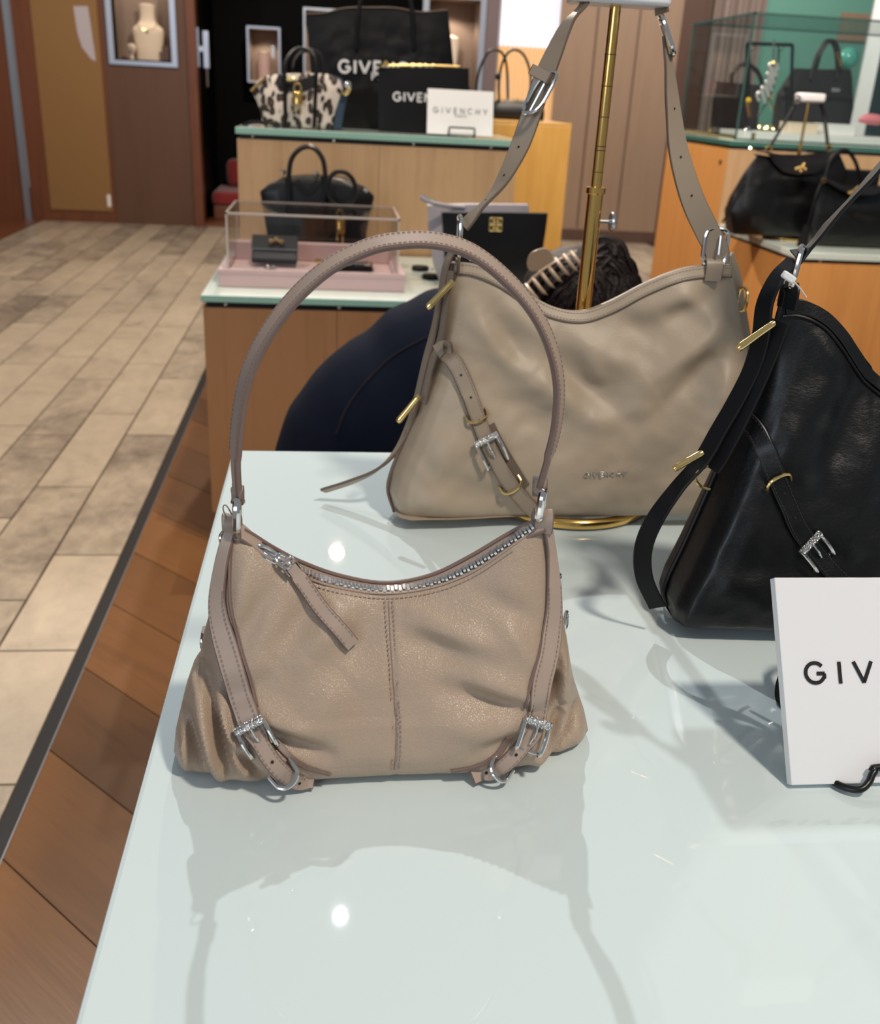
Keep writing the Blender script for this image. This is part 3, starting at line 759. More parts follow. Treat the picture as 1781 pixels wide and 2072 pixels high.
def buckle(root, P, t, w, n, half, length, r, frame_mat, bar_mat, name='buckle', prong=True, bar_at=-1, parent=None):
    """U frame with a knurled bar across the strap and a prong; t along the strap"""
    a = P - t*(length*.5)*(-bar_at) if False else P + t*(length*.5*bar_at)
    b = P - t*(length*.5*bar_at)
    fr = MB()
    for sgn in (-1, 1):
        pts = [a + w*half*sgn + n*r*1.2, a*.5+b*.5 + w*half*sgn*1.04 + n*r*2.0, b + w*half*sgn*1.0 + n*r*1.0, b + w*half*sgn*.96 - n*r*1.6]
        fr.tube([V(q) for q in spline(pts, 5)], r, 8)
    fr.tube([b + w*half*.98 - n*r*2, b - w*half*.98 - n*r*2], r*.8, 8)
    o = fr.build(name, M[frame_mat], root, parent=parent)
    bar = MB(); nx, ny = 11, 4; hw = half*1.12
    # faceted bar: rows of little pyramids round a rounded block
    c = a + n*r*1.4
    for j in range(ny):
        ang0 = math.pi*(-.15 + 1.3*j/ny); ang1 = math.pi*(-.15 + 1.3*(j+1)/ny)
        for i in range(nx):
            x0 = -hw + 2*hw*i/nx; x1 = -hw + 2*hw*(i+1)/nx
            def q(x, g, rr): return c + w*x + (t*math.cos(g) + n*math.sin(g))*rr
            R0 = r*1.75
            bar.add([q(x0, ang0, R0), q(x1, ang0, R0), q(x1, ang1, R0), q(x0, ang1, R0), q((x0+x1)/2, (ang0+ang1)/2, R0*1.32)], [(0,1,4),(1,2,4),(2,3,4),(3,0,4)])
    bar.build('knurled_bar', M[bar_mat], root, parent=o, smooth=False)
    MB().tube([c - w*hw, c + w*hw], r*1.7, 10).build('bar_core', M[bar_mat], root, parent=o)
    if prong:
        MB().tube([V(q) for q in spline([a + n*r*2.4, a*.55+b*.45 + n*r*2.2, a*.25+b*.75 + n*r*.3], 5)], r*.62, 8).build('prong', M[frame_mat], root, parent=o)
    return o
def dring(root, P, t, w, n, half, depth, r, m, lean=.5, name='d_ring', side=1):
    d = (n*math.cos(lean) + t*math.sin(lean)*side).normalized(); pts = []
    for i in range(19):
        a = math.pi*i/18; pts.append(P + w*half*math.cos(a)*(1.0 if abs(math.cos(a)) < .95 else .97) + d*depth*(math.sin(a)**.7) - n*.001)
    pts = [pts[0] - d*r*2] + pts + [pts[-1] - d*r*2]
    return MB().tube(pts, r, 8).build(name, M[m], root)
def holes(root, parent, pts, nor, fr, r=.0011):
    for f in fr:
        P, t, w, n = frame_at(pts, nor, f)
        MB().lathe([(r, 0), (r, .0004), (r*.6, .0005)], P + n*.0008, 10, axis=n).build('punch_hole', M['dark_hole'], root, parent=parent)

def gold_bar(root, a, b, r):
    """thick buckle seen along its edge: tapered side bar and the rest of the frame behind it"""
    k = Vector((.004, .020, .002)); t = (b-a).normalized(); P = [a + (b-a)*(i/11) for i in range(12)]
    rs = [r*(.95 if i < 6 else .98 + .03*(i-6)) for i in range(12)]
    MB().tube([P[0]-t*r*.7] + P + [P[-1]+t*r*.8], [r*.75] + rs + [r*.85], 10).build('gold_buckle', M['gold'], root)

# ---------------------------------------------------------------- small blush shoulder bag (nearest)
YC = .622
def lerp_y(pxs, y0, y1):
    n = len(pxs); out = []
    for i, p in enumerate(pxs):
        f = (i/(n-1))**.8; out.append(at(p[0], p[1], y0 + (y1-y0)*f))
    return out
bot_px = [(352,1520),(364,1546),(420,1566),(500,1574),(600,1571),(700,1565),(800,1560),(900,1558),(1000,1554),(1080,1538),(1140,1515),(1178,1494),(1190,1476)]
bottom = [on(x, y, .7535 + (.004 if i in (0, 12) else 0)) for i, (x, y) in enumerate(bot_px)]
left_px = [(352,1520),(357,1470),(372,1405),(388,1358),(404,1335),(409,1295),(428,1228),(445,1150),(458,1090),(468,1066)]
right_px = [(1190,1476),(1180,1430),(1160,1370),(1148,1310),(1141,1255),(1128,1190),(1112,1120),(1106,1064)]
left = lerp_y(left_px, bottom[0].y, YC); right = lerp_y(right_px, bottom[-1].y, YC)
top_px = [(468,1066),(500,1094),(540,1128),(600,1163),(680,1190),(780,1203),(880,1189),(960,1157),(1040,1104),(1086,1070),(1106,1064)]
top = [V(q) for q in spline([at(x, y, YC - .007*min(1, min(i, 10-i)/2)) for i, (x, y) in enumerate(top_px)], 6)]
tb_px = [(468,1066),(505,1082),(550,1110),(610,1141),(690,1169),(780,1183),(870,1168),(950,1130),(1035,1080),(1084,1058),(1106,1064)]
top_back = [V(q) for q in spline([at(x, y, YC + .007*min(1, min(i, 10-i)/2)) for i, (x, y) in enumerate(tb_px)], 6)]
FOLDS = [
 ((500,1120),(470,1260),26,.004), ((560,1170),(480,1290),22,-.003), ((700,1215),(620,1300),34,.0050), ((640,1215),(560,1300),30,-.0040),
 ((760,1235),(700,1330),30,-.0030), ((700,1340),(620,1420),45,.0040), ((560,1330),(500,1380),26,-.0030),
 ((530,1440),(660,1490),20,-.0055), ((525,1405),(640,1440),26,.0035), ((520,1490),(600,1530),26,.003),
 ((840,1235),(1000,1285),24,.0045), ((820,1275),(960,1330),24,-.0040), ((880,1310),(1060,1375),24,.0040), ((900,1365),(1080,1410),22,-.0050),
 ((960,1190),(1090,1250),26,-.0030), ((1000,1230),(1095,1330),22,.0025), ((880,1420),(1000,1440),30,.0030), ((960,1490),(1060,1450),22,-.004),
 ((452,1330),(505,1440),22,-.005), ((418,1335),(470,1530),13,-.0095), ((396,1365),(448,1560),15,.0075), ((440,1375),(500,1530),13,.0075), ((382,1420),(425,1562),12,-.0075), ((366,1440),(380,1555),13,.006), ((455,1440),(540,1560),10,-.006), ((410,1340),(400,1362),9,-.006),
 ((1120,1330),(1075,1440),18,-.006), ((1140,1290),(1130,1400),13,.009), ((1128,1400),(1090,1500),11,-.0085), ((1150,1380),(1085,1525),14,.008), ((1160,1420),(1105,1525),11,-.0085), ((1112,1350),(1095,1420),9,-.006), ((1178,1440),(1160,1500),14,.004),
 ((790,1230),(800,1550),7,-.0016),
]
fb = Body(left, right, bottom, top, lambda v: .064*(1-v), .0245, .026, top_back, 170, 130, FOLDS, .0018, 5, .020, .16, 1.5)
bag = thing('shoulder_bag', 'small blush beige shoulder bag with silver buckles nearest on the mint glass table', 'handbag', (.045, .605, TZ))
fb.mb.build('bag_body', M['leather_blush'], bag)
# zip: tape, teeth, edge piping
nz = 150
Tf, Tb = resample(top, nz), resample(top_back, nz); tp = MB(); vs = []; fs = []
for a, b in zip(Tf, Tb):
    a, b = V(a), V(b); vs += [a + Vector((0, 0, .0012)), a*.6+b*.4 + Vector((0, 0, .0002)), b + Vector((0, 0, .0008))]
for i in range(nz-1): fs += [(3*i, 3*i+1, 3*i+4, 3*i+3), (3*i+1, 3*i+2, 3*i+5, 3*i+4)]
tp.add(vs, fs).build('zip_tape', M['strap_blush'], bag)
MB().tube([V(q) + Vector((0, 0, .0014)) for q in Tb[6:-6]], .0017, 8).build('rear_piping', M['edge_mauve'], bag)
MB().tube([V(q) + Vector((0, 0, .0008)) for q in Tf[6:-6]], .0009, 6).build('front_piping', M['strap_blush'], bag)
teeth = MB()
mid = resample([V(a)*.66 + V(b)*.34 for a, b in zip(Tf, Tb)], 88)
for i in range(19, 84):
    c = V(mid[i]) + Vector((0, 0, .0014)); t = (V(mid[i+1])-V(mid[i-1])).normalized(); w = Vector((0, 1, 0)); w = (w-t*w.dot(t)).normalized(); n = t.cross(w)
    if n.z < 0: n = -n
    s = 1 if i % 2 else -1
    Mx = Matrix((( t.x, w.x, n.x, c.x), (t.y, w.y, n.y, c.y), (t.z, w.z, n.z, c.z), (0, 0, 0, 1)))
    teeth.box((-.0009, -.0036 + s*.0006, -.0006), (.0009, .0030 + s*.0006, .0015), M=Mx)
teeth.build('zip_teeth', M['chrome'], bag, kind='stuff', smooth=False)
# top stitching along the zip and the double centre seam
st = MB(); pts, nor = fb.path([(590,1170),(680,1199),(780,1212),(880,1199),(960,1167),(1040,1114)], 70, .0002); stitches(st, pts, wdirs(pts, nor), nor, (0,), lift=.0003)
pts, nor = fb.path([(786,1216),(790,1300),(797,1400),(803,1480),(798,1557)], 60, .0006, None, 1); wd = wdirs(pts, nor)
stitches(st, pts, wd, nor, (-.0026, .0028), lift=.0006)
st.build('seam_stitching', M['thread_mauve'], bag, kind='stuff', smooth=False)
MB().tube([p - n*.0004 for p, n in zip(pts, nor)], .00045, 6).build('centre_seam', M['thread_mauve'], bag)
# buckled side straps
def side_strap(pxs, name, w0, w1, bk, dr, hl, flip=1, half=.0095):
    pts, nor = fb.path(pxs, 90, .0030, .7545, 4); nor = [face_on([q], .25+.40*min(1, i/40))[0] for i, q in enumerate(nor)]; wd = wdirs(pts, nor); n = len(pts); k = int(bk*n)
    ws = [w0*(.48+.52*min(1, i/34)) if i < k else w0 + (w1-w0)*min(1, (i-k)/6) for i in range(n)]
    o = MB().ribbon(pts, wd, ws, .0030, 0, 1).build(name, [M['strap_blush'], M['edge_mauve']], bag)
    s = MB(); stitches(s, pts[18:k], wd[18:k], nor[18:k], (-.0052, .0052), lift=.0017); stitches(s, pts[k:-2], wd[k:-2], nor[k:-2], (-w1*.36, w1*.36), lift=.0017)
    s.build('stitching', M['thread_mauve'], bag, parent=o, kind='stuff', smooth=False)
    holes(bag, o, [p + q*.0010 for p, q in zip(pts, nor)], nor, hl, .0011)
    P, t, w, nn = frame_at(pts, nor, bk); buckle(bag, P + t*.006 + nn*.0016, t, w, nn, half, .021, .0016, 'chrome', 'knurled')
    P, t, w, nn = frame_at(pts, nor, dr); dring(bag, P, t, w, nn, .0092, .0115, .0016, 'chrome', .75)
    # under-strap that the tail is threaded over
    return pts, nor
side_strap([(466,1078),(453,1150),(447,1225),(462,1305),(490,1395),(508,1452),(530,1510),(562,1552),(600,1574),(636,1583)], 'left_strap', .0165, .0120, .70, .885, (.84, .955))
side_strap([(1104,1074),(1111,1140),(1115,1225),(1107,1305),(1089,1385),(1080,1440),(1066,1492),(1034,1530),(995,1556),(954,1575)], 'right_strap', .0158, .0118, .71, .88, (.83, .95))
# lower keeper straps that run under the bag
for nm, pxs in (('keeper_strap', [(556,1500),(590,1535),(630,1556),(668,1566)]), ('keeper_strap', [(1030,1490),(1005,1528),(965,1550),(912,1559)])):
    pts, nor = fb.path(pxs, 24, .0008, .754, 3); MB().ribbon(pts, wdirs(pts, nor), [.0052*(1-.5*i/23) for i in range(24)], .0018, 1, 1).build(nm, [M['strap_blush'], M['edge_mauve']], bag)
# piping where the straps meet the front panel
for pxs in ([(470,1078),(466,1150),(468,1225),(484,1300),(506,1372),(520,1430)], [(1104,1074),(1110,1140),(1108,1225),(1094,1305),(1072,1385),(1062,1430)]):
    pts, nor = fb.path(pxs, 40, .0006); MB().tube(pts, .0013, 6).build('panel_piping', M['edge_mauve'], bag)
# rear hardware that peeks past the sides
def peek(px, py, Y, ax, ra, rb, m='chrome'):
    c = at(px, py, Y); MB().tube(loop_pts(c, Vector(ax).normalized(), Vector((0, .25, .97)), ra, rb, 20, 2.6), .0014, 8, closed=True).build('rear_ring', M[m], bag)
peek(417,1296,.625,(.5,.86,0),.005,.006); peek(455,1085,.632,(.5,.86,0),.005,.0035); peek(1130,1190,.64,(.4,.9,0),.006,.010); peek(1145,1255,.64,(.4,.9,0),.005,.006)
c = at(416,1283,.62); MB().ribbon([c + Vector((.0, .0, .0035)), c + Vector((-.0005, 0, 0)), c + Vector((.0005, 0, -.0045))], [Vector((0, 1, 0))]*3, .011, .005, 0, 1).build('rear_tab', [M['strap_blush'], M['edge_mauve']], bag)
# handle
hp = [(481,1000),(477,930),(482,850),(497,770),(530,692),(590,608),(665,540),(745,500),(810,487),(880,487),(950,507),(1018,557),(1078,625),(1115,700),(1131,780),(1126,860),(1110,925),(1093,985)]
pts = [V(q) for q in resample(spline([at(x, y, YC) for x, y in hp], 8), 110)]
cx = (pts[0]+pts[-1])*.5 + Vector((0, 0, .07)); wd = []; nr = []
for i, p in enumerate(pts):
    t = (pts[min(i+1, 109)]-pts[max(i-1, 0)]).normalized(); o_ = t.cross(Vector((0, 1, 0)));
    if o_.dot(p-cx) < 0: o_ = -o_
    tl = .52 if 6 < i < 104 else .35
    n_1 = (o_*math.cos(tl) + Vector((0, -1, 0))*math.sin(tl)).normalized(); nr.append(n_1); wd.append(n_1.cross(t).normalized())
ws = [.0100 + .0040*min(1, min(i, 109-i)/14) for i in range(110)]
hd = MB().ribbon(pts, wd, ws, .0046, 0, 1).build('handle', [M['strap_blush'], M['edge_mauve']], bag)
s = MB(); stitches(s, pts[6:-6], wd[6:-6], nr[6:-6], (-.0048, .0048), lift=.0024); s.build('handle_stitching', M['thread_mauve'], bag, parent=hd, kind='stuff', smooth=False)
for (x, y), (x2, y2), (x3, y3), pe in (((480,1040),(482,1003),(470,1068),pts[0]), ((1096,1018),(1093,984),(1098,1056),pts[-1])):
    c = at(x, y, YC-.002); up_ = Vector((.05, .0, 1)).normalized()
    vd = ray(x, y); vd.z = 0; vd.normalize(); vd = (vd + Vector((.07, 0, 0))).normalized()
    MB().tube(loop_pts(c, vd, up_, .0085, .0108, 26, 3.4), .0029, 8, closed=True).build('side_ring', M['chrome'], bag)
    # leather loops above and below the ring
    up_c = pe + Vector((0, 0, -.001)); lo_c = at(x3, y3, YC)
    MB().ribbon([V(q) for q in spline([up_c + Vector((0, .001, .006)), up_c + Vector((0, -.002, .002)), up_c + Vector((0, 0, -.0045)), up_c + Vector((0, .004, .003)), up_c + Vector((0, .004, .006))], 4)], [Vector((.80, -.60, 0))]*17, .0098, .0030, 0, 1).build('ring_loop', [M['strap_blush'], M['edge_mauve']], bag)
    MB().ribbon([V(q) for q in spline([lo_c + Vector((0, -.004, -.006)), lo_c + Vector((0, -.005, .004)), lo_c + Vector((0, 0, .0085)), lo_c + Vector((0, .006, .004)), lo_c + Vector((0, .006, -.006))], 4)], [Vector((.92, -.35, 0))]*17, .0135, .0030, 0, 1).build('corner_tab', [M['strap_blush'], M['edge_mauve']], bag)
# zip ends in leather
for pxs in ([(478,1076),(500,1092),(524,1112)], [(1096,1066),(1072,1078),(1048,1094)]):
    P3 = [V(q) for q in spline([at(x, y, YC) + Vector((0, 0, .002)) for x, y in pxs], 5)]
    MB().ribbon(P3, [Vector((0, .92, .38))]*len(P3), [.016-.004*i/10 for i in range(len(P3))], .0035, 0, 1).build('zip_end', [M['strap_blush'], M['edge_mauve']], bag)
# slider and puller
c = at(545,1122,YC-.004); ax = (at(575,1138,YC-.004)-at(520,1108,YC-.004)).normalized()
sl = MB().tube(loop_pts(c, ax, Vector((0, .75, .6)).normalized(), .0088, .0040, 24, 2.2), .0015, 8, closed=True).build('zip_slider', M['chrome'], bag)
MB().box((-.005, -.003, -.0012), (.005, .003, .0016), M=Matrix.Translation(c - Vector((0, 0, .001))) @ ax.to_track_quat('X', 'Z').to_matrix().to_4x4()).build('slider_body', M['chrome'], bag, parent=sl, bevel=.0006)
c2 = at(574,1136,YC-.010)
MB().tube(loop_pts(c2, ax, Vector((0, .6, .8)).normalized(), .0055, .0042, 20, 2.0), .0012, 8, closed=True).build('puller_ring', M['chrome'], bag, parent=sl)
pts, nor = fb.path([(584,1150),(610,1182),(640,1222),(675,1265),(708,1304)], 40, .0036, None, 5); nor = face_on(nor, .6); wd = wdirs(pts, nor)
pl = MB().ribbon(pts, wd, [.0095 if i < 5 else .0112 for i in range(40)], .0034, 0, 1).build('zip_puller', [M['strap_blush'], M['edge_mauve']], bag)
s = MB(); stitches(s, pts[7:-2], wd[7:-2], nor[7:-2], (-.0038, .0038), lift=.0018); s.build('stitching', M['thread_mauve'], bag, parent=pl, kind='stuff', smooth=False)
P, t, w, nn = frame_at(pts, nor, .02); Mx = Matrix(((t.x, w.x, nn.x, P.x), (t.y, w.y, nn.y, P.y), (t.z, w.z, nn.z, P.z), (0, 0, 0, 1)))
MB().box((-.007, -.0056, -.0018), (.003, -.0046, .0030), M=Mx).box((-.007, .0046, -.0018), (.003, .0056, .0030), M=Mx).box((-.008, -.0056, -.0018), (-.006, .0056, .0030), M=Mx).build('puller_clamp', M['chrome'], bag, parent=pl, bevel=.0005)
# thin cord loop of a price tag by the left ring
MB().tube([V(q) for q in spline([at(470,1072,.62), at(452,1032,.62), at(458,1023,.62), at(476,1052,.615), at(486,1058,.612)], 6)], .0005, 6).build('tag_cord', M['thread_mauve'], bag)

# ---------------------------------------------------------------- large taupe hobo bag on its brass stand
SX, SY = .285, 1.093
stand = thing('bag_stand', 'tall brass bag stand with white top block holding the large taupe bag', 'bag stand', (SX, SY, TZ))
MB().tube([(SX + .098*math.cos(a), SY + .098*math.sin(a), TZ+.0068) for a in [2*math.pi*i/48 for i in range(48)]], .0066, 12, closed=True).build('base_ring', M['brass'], stand)
MB().tube([(SX-.096, SY, TZ+.0068), (SX+.096, SY, TZ+.0068)], .005, 10).build('cross_bar', M['brass'], stand)
MB().lathe([(.0085, TZ+.008), (.0085, 1.107), (.0105, 1.108), (.0105, 1.114), (.0062, 1.115)], (SX, SY, 0), 20).build('outer_tube', M['brass'], stand)
MB().lathe([(.0058, 1.10), (.0058, 1.30)], (SX, SY, 0), 16).build('inner_rod', M['brass'], stand)
mb = MB()
for z in (1.130, 1.152, 1.156, 1.185, 1.215, 1.245): mb.tube([(SX + .0059*math.cos(a), SY + .0059*math.sin(a), z) for a in [2*math.pi*i/16 for i in range(16)]], .0004, 5, closed=True)
mb.build('rod_marks', M['dark_hole'], stand, kind='stuff')
scw = at(1232,448,SY)
sc_ = MB().tube([(SX+.007, SY, scw.z), (SX+.022, SY, scw.z)], .0022, 8).build('set_screw', M['steel'], stand)
MB().lathe([(.0095, 0), (.0105, .002), (.0095, .004)], (SX+.020, SY, scw.z), 16, axis=(1, 0, 0)).build('screw_head', M['steel'], stand, parent=sc_)
MB().box((SX-.046, SY-.028, 1.290), (SX+.050, SY+.028, 1.340)).build('top_block', M['white_acrylic'], stand, bevel=.004, smooth=True)

BY = 1.055
bb_bot = [(800,1035),(812,1048),(832,1053),(900,1051),(1000,1047),(1100,1044),(1200,1044),(1300,1042),(1400,1040),(1500,1036),(1560,1030),(1590,1018)]
bbot = [on(x, y, .764) for x, y in bb_bot]
dy = lambda f: bbot[0].y + (BY-bbot[0].y)*f
bl = [(800,1035),(787,990),(795,950),(815,900),(842,835),(868,770),(888,705),(900,640),(910,580),(916,532)]
bleft = [at(x, y, 1.032 + .018*min(1, i/5)) for i, (x, y) in enumerate(bl)]
br = [(1590,1018),(1600,985),(1580,930),(1552,850),(1530,780),(1512,710),(1498,650),(1490,590),(1482,538)]
bright = [at(x, y, 1.032 + .018*min(1, i/5)) for i, (x, y) in enumerate(br)]
bt = [(916,532),(960,537),(1010,558),(1065,596),(1120,624),(1180,632),(1240,611),(1310,575),(1380,547),(1440,538),(1482,538)]
btop = [V(q) for q in spline([at(x, y, 1.048) for x, y in bt], 6)]
BF = [((950,620),(1010,700),24,.006),((985,640),(1075,740),22,-.007),((1010,600),(1110,690),22,.005),((1010,700),(1180,830),30,.010),((960,740),(1120,880),34,-.006),((1110,720),(1260,830),28,-.008),
 ((1130,660),(1300,760),30,.007),((1200,840),(1330,790),36,.006),((1480,640),(1300,760),26,.009),((1470,580),(1330,650),24,-.007),((1460,690),(1330,820),24,-.007),((1470,720),(1420,860),22,.008),
 ((1250,640),(1330,680),24,-.005),((1360,580),(1440,640),22,.005),((850,930),(930,860),40,.005),((830,1000),(960,1030),26,.005),((900,960),(1040,1010),30,-.004),((1300,620),(1420,600),24,.004),((1180,700),(1210,780),20,.004)]
bbody = Body(bleft, bright, bbot, btop, lambda v: .030 if v < .5 else .012, .026, .012, None, 170, 130, BF, .0024, 11, .014, .12, 1.15)
big = thing('hobo_bag', 'large taupe beige hobo bag with gold and silver buckles hanging on the brass stand', 'handbag', (.3, 1.04, .764))
bbody.mb.build('bag_body', M['leather_taupe'], big)
# top band, piping, stitching
pts, nor = bbody.path([(920,541),(960,546),(1010,567),(1065,605),(1120,633),(1180,641),(1240,620),(1310,584),(1380,557),(1440,548),(1478,548)], 120, .0013); wd = wdirs(pts, nor)
MB().ribbon(pts, wd, .0125, .0022, 0, 1).build('top_band', [M['leather_taupe'], M['edge_taupe']], big)
s = MB(); stitches(s, pts, wd, nor, (-.0042, .0032), lift=.0013, pitch=.0036); s.build('band_stitching', M['thread_mauve'], big, kind='stuff', smooth=False)
pts2, nor2 = bbody.path([(918,552),(960,559),(1010,581),(1065,618),(1120,645),(1180,653),(1240,633),(1310,597),(1380,569),(1440,560),(1480,560)], 120, .0010)
MB().tube(pts2, .0012, 6).build('band_piping', M['edge_taupe'], big)
MB().tube([V(q) for q in spline([p + Vector((-.001, -.001, 0)) for p in bleft], 8)], .0022, 8).build('side_piping', M['edge_taupe'], big)
# strap: left and right runs up to the block, joined over the top
def band(root, name, ctrl, width, thick, mats, n=60, w_at=None):
    P = [V(q) for q in resample(spline([c for c, w in ctrl], 10), n)]; C0 = np.array([np.array(c) for c, w in ctrl]); W0 = np.array([np.array(w) for c, w in ctrl])
    d = np.r_[0, np.cumsum(np.linalg.norm(np.diff(C0, axis=0), axis=1))]; x = np.linspace(0, d[-1], n)
    wd = [V([np.interp(q, d, W0[:, k]) for k in range(3)]).normalized() for q in x]
    return MB().ribbon(P, wd, width, thick, 0, 1).build(name, [M[mats[0]], M[mats[1]]], root), P, wd
TP = ('strap_taupe', 'edge_taupe')
Yq = 1.07
o, P, wd = band(big, 'left_strap', [(at(938,458,1.06), (.7,-.6,.4)), (at(968,425,1.06), (.6,-.5,.6)), (at(1010,376,1.065), (.62,-.5,.6)), (at(1050,300,Yq), (.8,-.4,.4)), (at(1074,235,Yq), (.85,-.4,.35)), (at(1096,170,Yq), (.85,-.4,.3)), (at(1122,105,Yq), (.7,-.6,.3)), (at(1150,45,1.075), (.45,-.8,.3)), (at(1188,-5,1.08), (.2,-.95,.2)), (Vector((SX-.028, SY-.004, 1.3445)), (0,-1,0)), (Vector((SX+.03, SY-.004, 1.3445)), (0,-1,0)), (at(1340,28,1.085), (.3,-.9,.2))], .021, .0032, TP, 110)
nr = [ (P[min(i+1,109)]-P[max(i-1,0)]).normalized().cross(w) for i, w in enumerate(wd)]; nr = [q if q.y < 0 else -q for q in nr]
holes(big, o, [p + q*.0010 for p, q in zip(P, nr)], nr, (.09, .16, .23, .41), .0012)
o, P, wd = band(big, 'right_strap', [(at(1348,75,1.075), (.6,.8,0)), (at(1354,130,1.07), (.62,.78,0)), (at(1362,220,1.065), (.78,.62,0)), (at(1374,310,1.06), (.93,.35,.1)), (at(1400,400,1.055), (.97,.05,.25)), (at(1430,465,1.052), (.9,-.2,.4)), (at(1450,505,1.05), (.95,-.2,.1)), (at(1452,532,1.05), (.98,-.2,0))], [.017+.0085*min(1, i/16) for i in range(70)], .0032, TP, 70)
nr = [(P[min(i+1,69)]-P[max(i-1,0)]).normalized().cross(w) for i, w in enumerate(wd)]; nr = [q if q.y < 0 else -q for q in nr]
holes(big, o, [p + q*.0010 for p, q in zip(P, nr)], nr, (.30, .50, .68), .0012)
# silver buckles on the strap
c = at(1092,188,1.06); t = (at(1112,150,1.06)-at(1074,222,1.06)).normalized()
MB().tube(loop_pts(c, t, Vector((.75,-.5,.2)).normalized(), .021, .0110, 26, 3.2), .0020, 8, closed=True).tube([c - t*.019, c + t*.012], .0013, 8).build('strap_buckle', M['chrome'], big)
c = at(1094,150,1.058); MB().ribbon([c - t*.005, c + t*.005], [Vector((.8,-.4,.3))]*2, .024, .006, 0, 1).build('strap_keeper', [M['strap_taupe'], M['edge_taupe']], big)
c = at(1350,72,1.072); t = (at(1338,38,1.07)-at(1360,108,1.07)).normalized()
MB().tube(loop_pts(c, t, Vector((.16,.98,0)).normalized(), .019, .009, 26, 3.0), .0028, 8, closed=True).build('strap_buckle', M['chrome'], big)
# side rings with leather loops
for (x, y, yy, ra) in ((929,480,1.052,.021),(1448,500,1.05,.019)):
    c = at(x, y, yy); wv = Vector((-.02, -1, 0)) if x < 1000 else Vector((1, -.1, 0))
    MB().tube(loop_pts(c, wv.normalized(), Vector((0, .03, 1)), .0125, ra, 30, 4.0), .0024, 8, closed=True).build('side_ring', M['chrome'], big)
    lo = c - Vector((0, 0, ra)); MB().ribbon([V(q) for q in spline([lo + Vector((0,-.006,-.016)), lo + Vector((0,-.006,.001)), lo + Vector((0,0,.0055)), lo + Vector((0,.006,.001)), lo + Vector((0,.006,-.016))], 4)], [wv]*17, .019 if x > 1000 else .013, .003, 0, 1).build('ring_loop', [M['strap_taupe'], M['edge_taupe']], big)
# prong of the right ring
c = at(1461,500,1.046); MB().tube([c + Vector((-.003, 0, .012)), c + Vector((-.003, -.002, -.008))], .0014, 6).build('ring_prong', M['chrome'], big)
# hanging side straps on the left with gold buckles and loose tail
o, P, wd = band(big, 'side_strap', [(at(930,492,1.05), (.5,-.85,0)), (at(905,530,1.05), (.3,-.9,0)), (at(893,590,1.045), (.25,-.95,0)), (at(880,660,1.045), (.3,-.9,.1)), (at(862,730,1.045), (.4,-.9,.1)), (at(846,800,1.045), (.4,-.9,.1)), (at(828,860,1.045), (.4,-.85,.2)), (at(800,915,1.045), (.3,-.85,.4)), (at(760,952,1.05), (.2,-.8,.55)), (at(710,975,1.06), (.1,-.75,.65)), (at(654,993,1.072), (.05,-.75,.65))], .0125, .0034, TP, 90)
band(big, 'side_strap', [(at(912,548,1.04), (.3,-.9,0)), (at(903,610,1.035), (.3,-.9,0)), (at(893,680,1.035), (.3,-.9,0)), (at(872,745,1.035), (.4,-.9,.1)), (at(856,815,1.035), (.4,-.9,.1))], .013, .0030, TP, 40)
band(big, 'corner_tab', [(at(884,712,1.02), (.8,-.5,.3)), (at(902,700,1.015), (.7,-.7,.3)), (at(915,706,1.01), (.6,-.8,0))], .016, .003, TP, 12)
for (x0, y0, x1, y1) in ((914,572,868,620),(846,803,808,850)):
    a, b = at(x0, y0, 1.025), at(x1, y1, 1.022); tt = (b-a)
    gold_bar(big, a, b, .0034)
# belt strap over the front
pts, nor = bbody.path([(893,708),(918,730),(940,775),(958,825),(975,872),(1000,925),(1028,972),(1062,1015),(1092,1042)], 90, .0026, None, 4); wd = wdirs(pts, nor)
o = MB().ribbon(pts, wd, .0175, .0034, 0, 1).build('belt_strap', [M['strap_taupe'], M['edge_taupe']], big)
s = MB(); stitches(s, pts, wd, nor, (-.0066, .0066), lift=.0019, pitch=.0036); s.build('stitching', M['thread_mauve'], big, parent=o, kind='stuff', smooth=False)
holes(big, o, [p + q*.0011 for p, q in zip(pts, nor)], nor, (.17, .30, .42, .575), .0013)
P, t, w, nn = frame_at(pts, nor, .585); buckle(big, P + nn*.002, t, w, nn, .0125, .030, .0019, 'chrome', 'knurled')
for f in (.385, .78):
    P, t, w, nn = frame_at(pts, nor, f); dring(big, P, t, w, nn, .0125, .010, .0016, 'gold', .95)
# keeper under the belt
pts, nor = bbody.path([(990,860),(1010,900),(1040,950),(1062,985)], 20, .0010); MB().ribbon(pts, wdirs(pts, nor), .012, .002, 1, 1).build('under_strap', [M['strap_taupe'], M['edge_taupe']], big)
# straps behind the right edge
band(big, 'rear_strap', [(at(1474,520,1.075), (.8,.5,0)), (at(1488,560,1.08), (.8,.5,0)), (at(1498,620,1.085), (.8,.5,0)), (at(1510,690,1.085), (.8,.5,0)), (at(1520,760,1.08), (.8,.5,0))], .018, .003, TP, 30)
c = at(1502,605,1.075); MB().tube(loop_pts(c, Vector((.3,-.9,0)).normalized(), Vector((0,0,1)), .008, .013, 20, 3), .0020, 8, closed=True).build('gold_buckle', M['gold'], big)
# stamped word
p0, n0 = bbody.hit(1183, 964); p1, n1 = bbody.hit(1268, 962); r_ = (p1-p0); rr = r_.normalized(); nn = ((n0+n1)*.5); nn = (nn - rr*nn.dot(rr)).normalized(); uu = nn.cross(rr)
hh = r_.length/word_width('GIVENCHY', .42)
lettering(MB(), 'GIVENCHY', p0 + nn*.0012, rr, uu, hh, .42, .15, .0008).build('lettering', M['foil_silver'], big, smooth=False)
